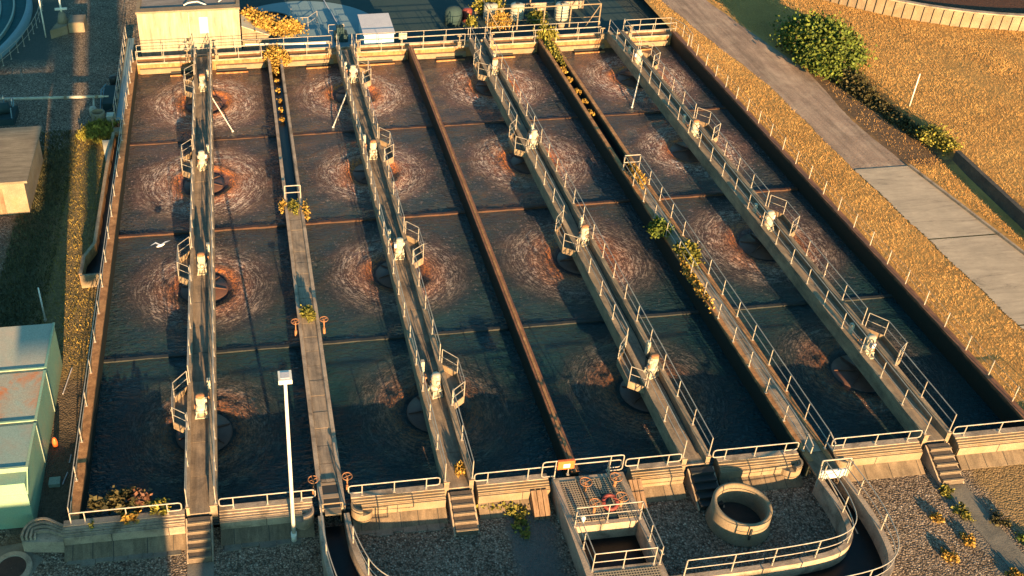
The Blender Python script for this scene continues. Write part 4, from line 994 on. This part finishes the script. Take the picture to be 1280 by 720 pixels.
# ------------------------------------------------------------------ plants on the structures
def plant(label, blobs, n, size, mat, seed, upright=False, cat='plant', name='shrub'):
    b0 = blobs[0]; o = leaves(name, blobs, n, size, M[mat], None, upright, (b0[0], b0[1], b0[2]-b0[5]), seed, .5); return tag(o, label, cat)
plant('spiky yellow green bush beside the upper left wall, below the drum', [(-2.15,35.5,-.45,1.25,1.2,.6)], 3200, .36, 'yleaf', 31, True)
plant('yellow shrub right of the cream building', [(10.0,50.6,.3,1.1,1.2,1.0),(9.2,51.6,.5,.9,.9,.9)], 2600, .24, 'oleaf', 32)
plant('orange yellow shrub behind the far walkway beside the pale apron', [(12.1,49.9,.1,1.3,.8,.9)], 2200, .22, 'oleaf', 33)
plant('orange creeper spilling over the far end of the grated walkway channel', [(10.9,45.7,-.1,.75,1.3,.55),(11.5,45.0,-.3,.6,.6,.5),(10.8,43.8,-.3,.3,.9,.3)], 1900, .2, 'oleaf', 34)
plant('spiky green plant growing at the far end of the right channel', [(33.3,46.4,.1,.75,.9,.6)], 700, .5, 'yleaf', 35, True)
plant('yellow creeper hanging into the far right channel', [(33.2,44.2,-.15,.42,1.6,.3),(33.4,42.6,-.2,.3,1.3,.25)], 1500, .2, 'yleaf', 36)
for q,(yy,rr) in enumerate(((40.6,.5),(38.9,.35),(36.9,.4),(35.2,.3),(33.6,.35))):
    plant(('large','small','pale','tiny','last')[q]+' weed tuft in the open right channel, number '[:0]+(' weed tuft in the open right channel nearest the creeper',' weed tuft in the open right channel behind the middle one',' weed tuft in the middle of the open right channel',' weed tuft in the open right channel before the middle one',' weed tuft in the open right channel nearest the camera')[q], [(33.15,yy,-.3,.2,rr,.2)], 200, .13, 'oleaf', 60+q)
for q,(yy,rr) in enumerate(((42.0,.25),(40.4,.3),(38.7,.25),(37.2,.3),(35.7,.25))):
    plant('pale weed tuft floating in the open left channel, '+('farthest of five','second farthest of five','middle of five','second nearest of five','nearest of five')[q], [(10.85,yy,-.5,.22,rr,.14)], 160, .12, 'oleaf', 70+q)
plant('orange moss clump left of the barrier on the grated walkway', [(10.2,23.6,.0,.22,.55,.2)], 350, .13, 'oleaf', 37)
plant('yellow moss clump on the deck just behind the barrier', [(10.8,23.4,.05,.3,.7,.16)], 500, .13, 'yleaf', 38)
plant('orange moss clump right of the barrier on the grated walkway', [(11.55,23.0,-.05,.22,1.0,.22)], 450, .13, 'oleaf', 39)
plant('round yellow green bush sitting on the grated walkway', [(10.85,12.6,.25,.36,.48,.36)], 900, .13, 'yleaf', 40)
plant('yellow weeds at the start of the railed walkway', [(33.1,24.0,.2,.35,1.2,.35)], 650, .22, 'oleaf', 41, True)
plant('dark green shrub hanging on the left of the railed walkway', [(32.4,18.0,.1,.6,.8,.55)], 750, .2, 'leaf', 42)
plant('yellow green shrub in the middle of the railed walkway', [(33.1,15.3,.25,.6,.9,.5)], 900, .2, 'yleaf', 43)
plant('orange weeds along the left edge of the railed walkway', [(32.6,13.0,.0,.25,2.0,.2)], 600, .16, 'oleaf', 44)
plant('reddish leafy weed inside the near left corner rail', [(.75,.9,.0,.40,.35,.55)], 230, .26, 'dleaf', 45)
plant('dark bushy weed behind the near left rail', [(1.9,1.1,.0,.9,.45,.55)], 700, .24, 'dleaf', 46)
plant('tall pale stalked weed over the water behind the near left rail', [(2.6,1.1,.1,.40,.35,.8)], 150, .22, 'redleaf', 47)
plant('orange weed hanging at the middle of the near left rail', [(2.2,.25,-.05,.35,.25,.3)], 300, .22, 'oleaf', 48)
plant('yellow weed at the right of the near left rail', [(3.5,.5,.1,.45,.35,.28)], 380, .18, 'yleaf', 49)
plant('small weed sprouting from the near left wall face', [(.6,.02,-.2,.2,.2,.3)], 130, .16, 'yleaf', 50)
plant('dry orange tuft on the deck at the near end of the second bridge', [(16.7,1.0,.1,.25,.3,.3)], 220, .3, 'oleaf', 51, True)
plant('green weed row on the wall foot right of the second steps', [(18.1,-.4,-.8,.8,.2,.18),(19.0,-.75,-.85,.5,.4,.15)], 420, .15, 'yleaf', 52)
plant('green weeds in front of the left timber ramp', [(19.0,-1.6,-.88,.35,.5,.14)], 240, .15, 'yleaf', 53)
for q,(xx,yy,rr,lb) in enumerate(((38.6,-2.1,.32,'yellow weed at the foot of the last steps'),(38.6,-3.2,.35,'yellow weed below the one at the last steps'),(37.9,-4.7,.3,'orange weed left of the slab path'),(38.7,-6.6,.3,'orange weed lowest on the slab path'),(39.9,-3.9,.4,'dark green weed right of the slab path'),(40.4,-5.2,.4,'green weed at the right edge by the path'),(36.6,-5.4,.3,'orange weed alone on the bright gravel'),(39.5,-.6,.3,'dark weed against the wall right of the last steps'),(37.2,-3.4,.25,'small weed on the bright gravel near the steps path'),(39.3,-7.4,.35,'weed at the bottom right by the path'))):
    plant(lb, [(xx,yy,-.95,rr,rr*1.1,.16)], 260, .13, ('yleaf','yleaf','oleaf','oleaf','dleaf','leaf','oleaf','dleaf','oleaf','yleaf')[q], 80+q)
plant('small shrub growing in the yard left of the compound', [(27.9,50.3,-.3,.4,.5,.7)], 500, .2, 'yleaf', 95)

# gull
t = thing('gull', 'white gull flying over the leftmost lane', 'gull', (2.75,20.6,-.15))
MB().lathe(0,0,[(.01,-.28),(.05,-.2),(.08,0),(.06,.14),(.045,.2),(.01,.27)],10).build('body', M['gull'], None)
bd = bpy.data.objects['body']; 
for o in [o for o in bpy.data.objects if o.name.startswith('body') and o.parent is None]:
    o.parent = t; o.rotation_euler = (R(90),0,R(-60))
for s_ in (-1,1):
    MB().add([(2.75,20.6+.06,-.12),(2.75,20.6-.07,-.12),(2.75+s_*.28+.0,20.6+.02,-.0),(2.75+s_*.28,20.6+.16,-.0),(2.75+s_*.6,20.6-.02+(.2 if s_>0 else -.25),.04)],[(0,1,2,3),(3,2,4)]).build('wing', M['gull'], t)

# ------------------------------------------------------------------ unseen blocks added south of the view, shaped to throw the evening shadows
def block(name, x0, x1, y0, y1, z0, z1, mat='sandc'):
    return tag(MB().box(x0,x1,y0,y1,z0,z1).build(name, M[mat]), kind='structure')
TE = math.tan(R(SUN_EL)); TA = math.tan(R(SUN_AZ)); YO = -48.
def hx(x, y): return x+(y-YO)*TA
def hz(y, z): return z+(y-YO)*TE
block('south_shade_block', -14, hx(-1.9,.9)+.1, YO-8, YO, -1, hz(1.1,.55))
block('south_shade_block', hx(-1.9,.9)+.1, hx(3.7,0), YO-8, YO, -1, hz(.3,.15))
block('south_shade_block', hx(5.45,-.5), hx(11.2,-.5), YO-8, YO, -1, hz(-1.,.05))
block('south_shade_block', hx(11.2,-.5), hx(26.8,-.5), YO-8, YO, -1, hz(-1.3,-1.))
block('south_shade_block', hx(26.8,-.5), hx(29.0,-.5), YO-8, YO, -1, hz(-1.5,-1.))
block('south_shade_block', hx(29.0,-.5), hx(32.6,-2.5), YO-8, YO, -1, hz(-2.2,-1.))
# raised panels added out of view to shade the left yard
zt0, zt1 = hz(46.8, -1.), hz(70, -1.)
def elevated(x0, x1, z0, z1, dy=3.):
    z0 += dy*TE; block('raised_shade_panel', x0, x1, YO-dy, YO-.2, z0, z1, 'conc')
elevated(-22, hx(-5.45,33.3), zt0, zt1, 6.)
elevated(hx(-5.45,33.3)+.02, hx(-3.9,35), hz(25.,-1), zt1)
elevated(4.42, hx(-.75,42), hz(37,-1), zt1)
elevated(4.42, 5.15, hz(20,-1), hz(36.5,-1))
for x_ in (-21,-9): block('shade_panel_leg', x_-.2, x_+.2, YO-4, YO-3.6, -1, zt0+.3)
block('shade_panel_gantry', -20, 7.0, YO-2.5, YO-2.2, zt1, zt1+.3)

# ------------------------------------------------------------------ light, sky, camera
W = bpy.data.worlds.new('World'); sc.world = W; W.use_nodes = True
nt = W.node_tree; bg = nt.nodes['Background']
sky = nt.nodes.new('ShaderNodeTexSky'); sky.sky_type = 'NISHITA'; sky.sun_disc = False
sky.sun_elevation = R(SUN_EL); sky.sun_rotation = R(180-SUN_AZ); sky.air_density = 1.; sky.dust_density = 1.
mx = nt.nodes.new('ShaderNodeMix'); mx.data_type = 'RGBA'; mx.blend_type = 'MULTIPLY'; mx.inputs[0].default_value = 1
mx.inputs[7].default_value = (.74, 1.58, 1.80, 1)
nt.links.new(sky.outputs[0], mx.inputs[6]); nt.links.new(mx.outputs[2], bg.inputs[0]); bg.inputs[1].default_value = .15
sun = bpy.data.lights.new('sun', 'SUN'); sun.energy = 19.5; sun.angle = R(.4); sun.color = (1., .63, .31)
so = bpy.data.objects.new('sun', sun); col.objects.link(so)
d = Vector((-math.sin(R(SUN_AZ))*math.cos(R(SUN_EL)), math.cos(R(SUN_AZ))*math.cos(R(SUN_EL)), -math.sin(R(SUN_EL))))
so.rotation_euler = d.to_track_quat('-Z','Y').to_euler(); so.location = (10,-60,20)
cam = bpy.data.cameras.new('camera'); co = bpy.data.objects.new('camera', cam); col.objects.link(co)
right = Vector((.992157999,-.124989031,-.000497093758)); down = Vector((-.07016901,-.55369878,-.82975537)); fw = Vector((.10343508,.82328331,-.55812703))
mw = Matrix((( right.x,-down.x,-fw.x, 8.3814765),( right.y,-down.y,-fw.y,-30.42276665),( right.z,-down.z,-fw.z,35.58280895),(0,0,0,1)))
co.matrix_world = mw
cam.sensor_width = 36; cam.lens = 1296.82/1280*36; cam.shift_x = (640-453.22)/1280; cam.shift_y = -(360-268.85)/1280
cam.clip_start = .5; cam.clip_end = 2000
sc.camera = co
sc.view_settings.view_transform = 'Standard'; sc.view_settings.look = 'None'; sc.view_settings.exposure = 0; sc.view_settings.gamma = 1
sc.cycles.max_bounces = 5; sc.cycles.use_denoising = True
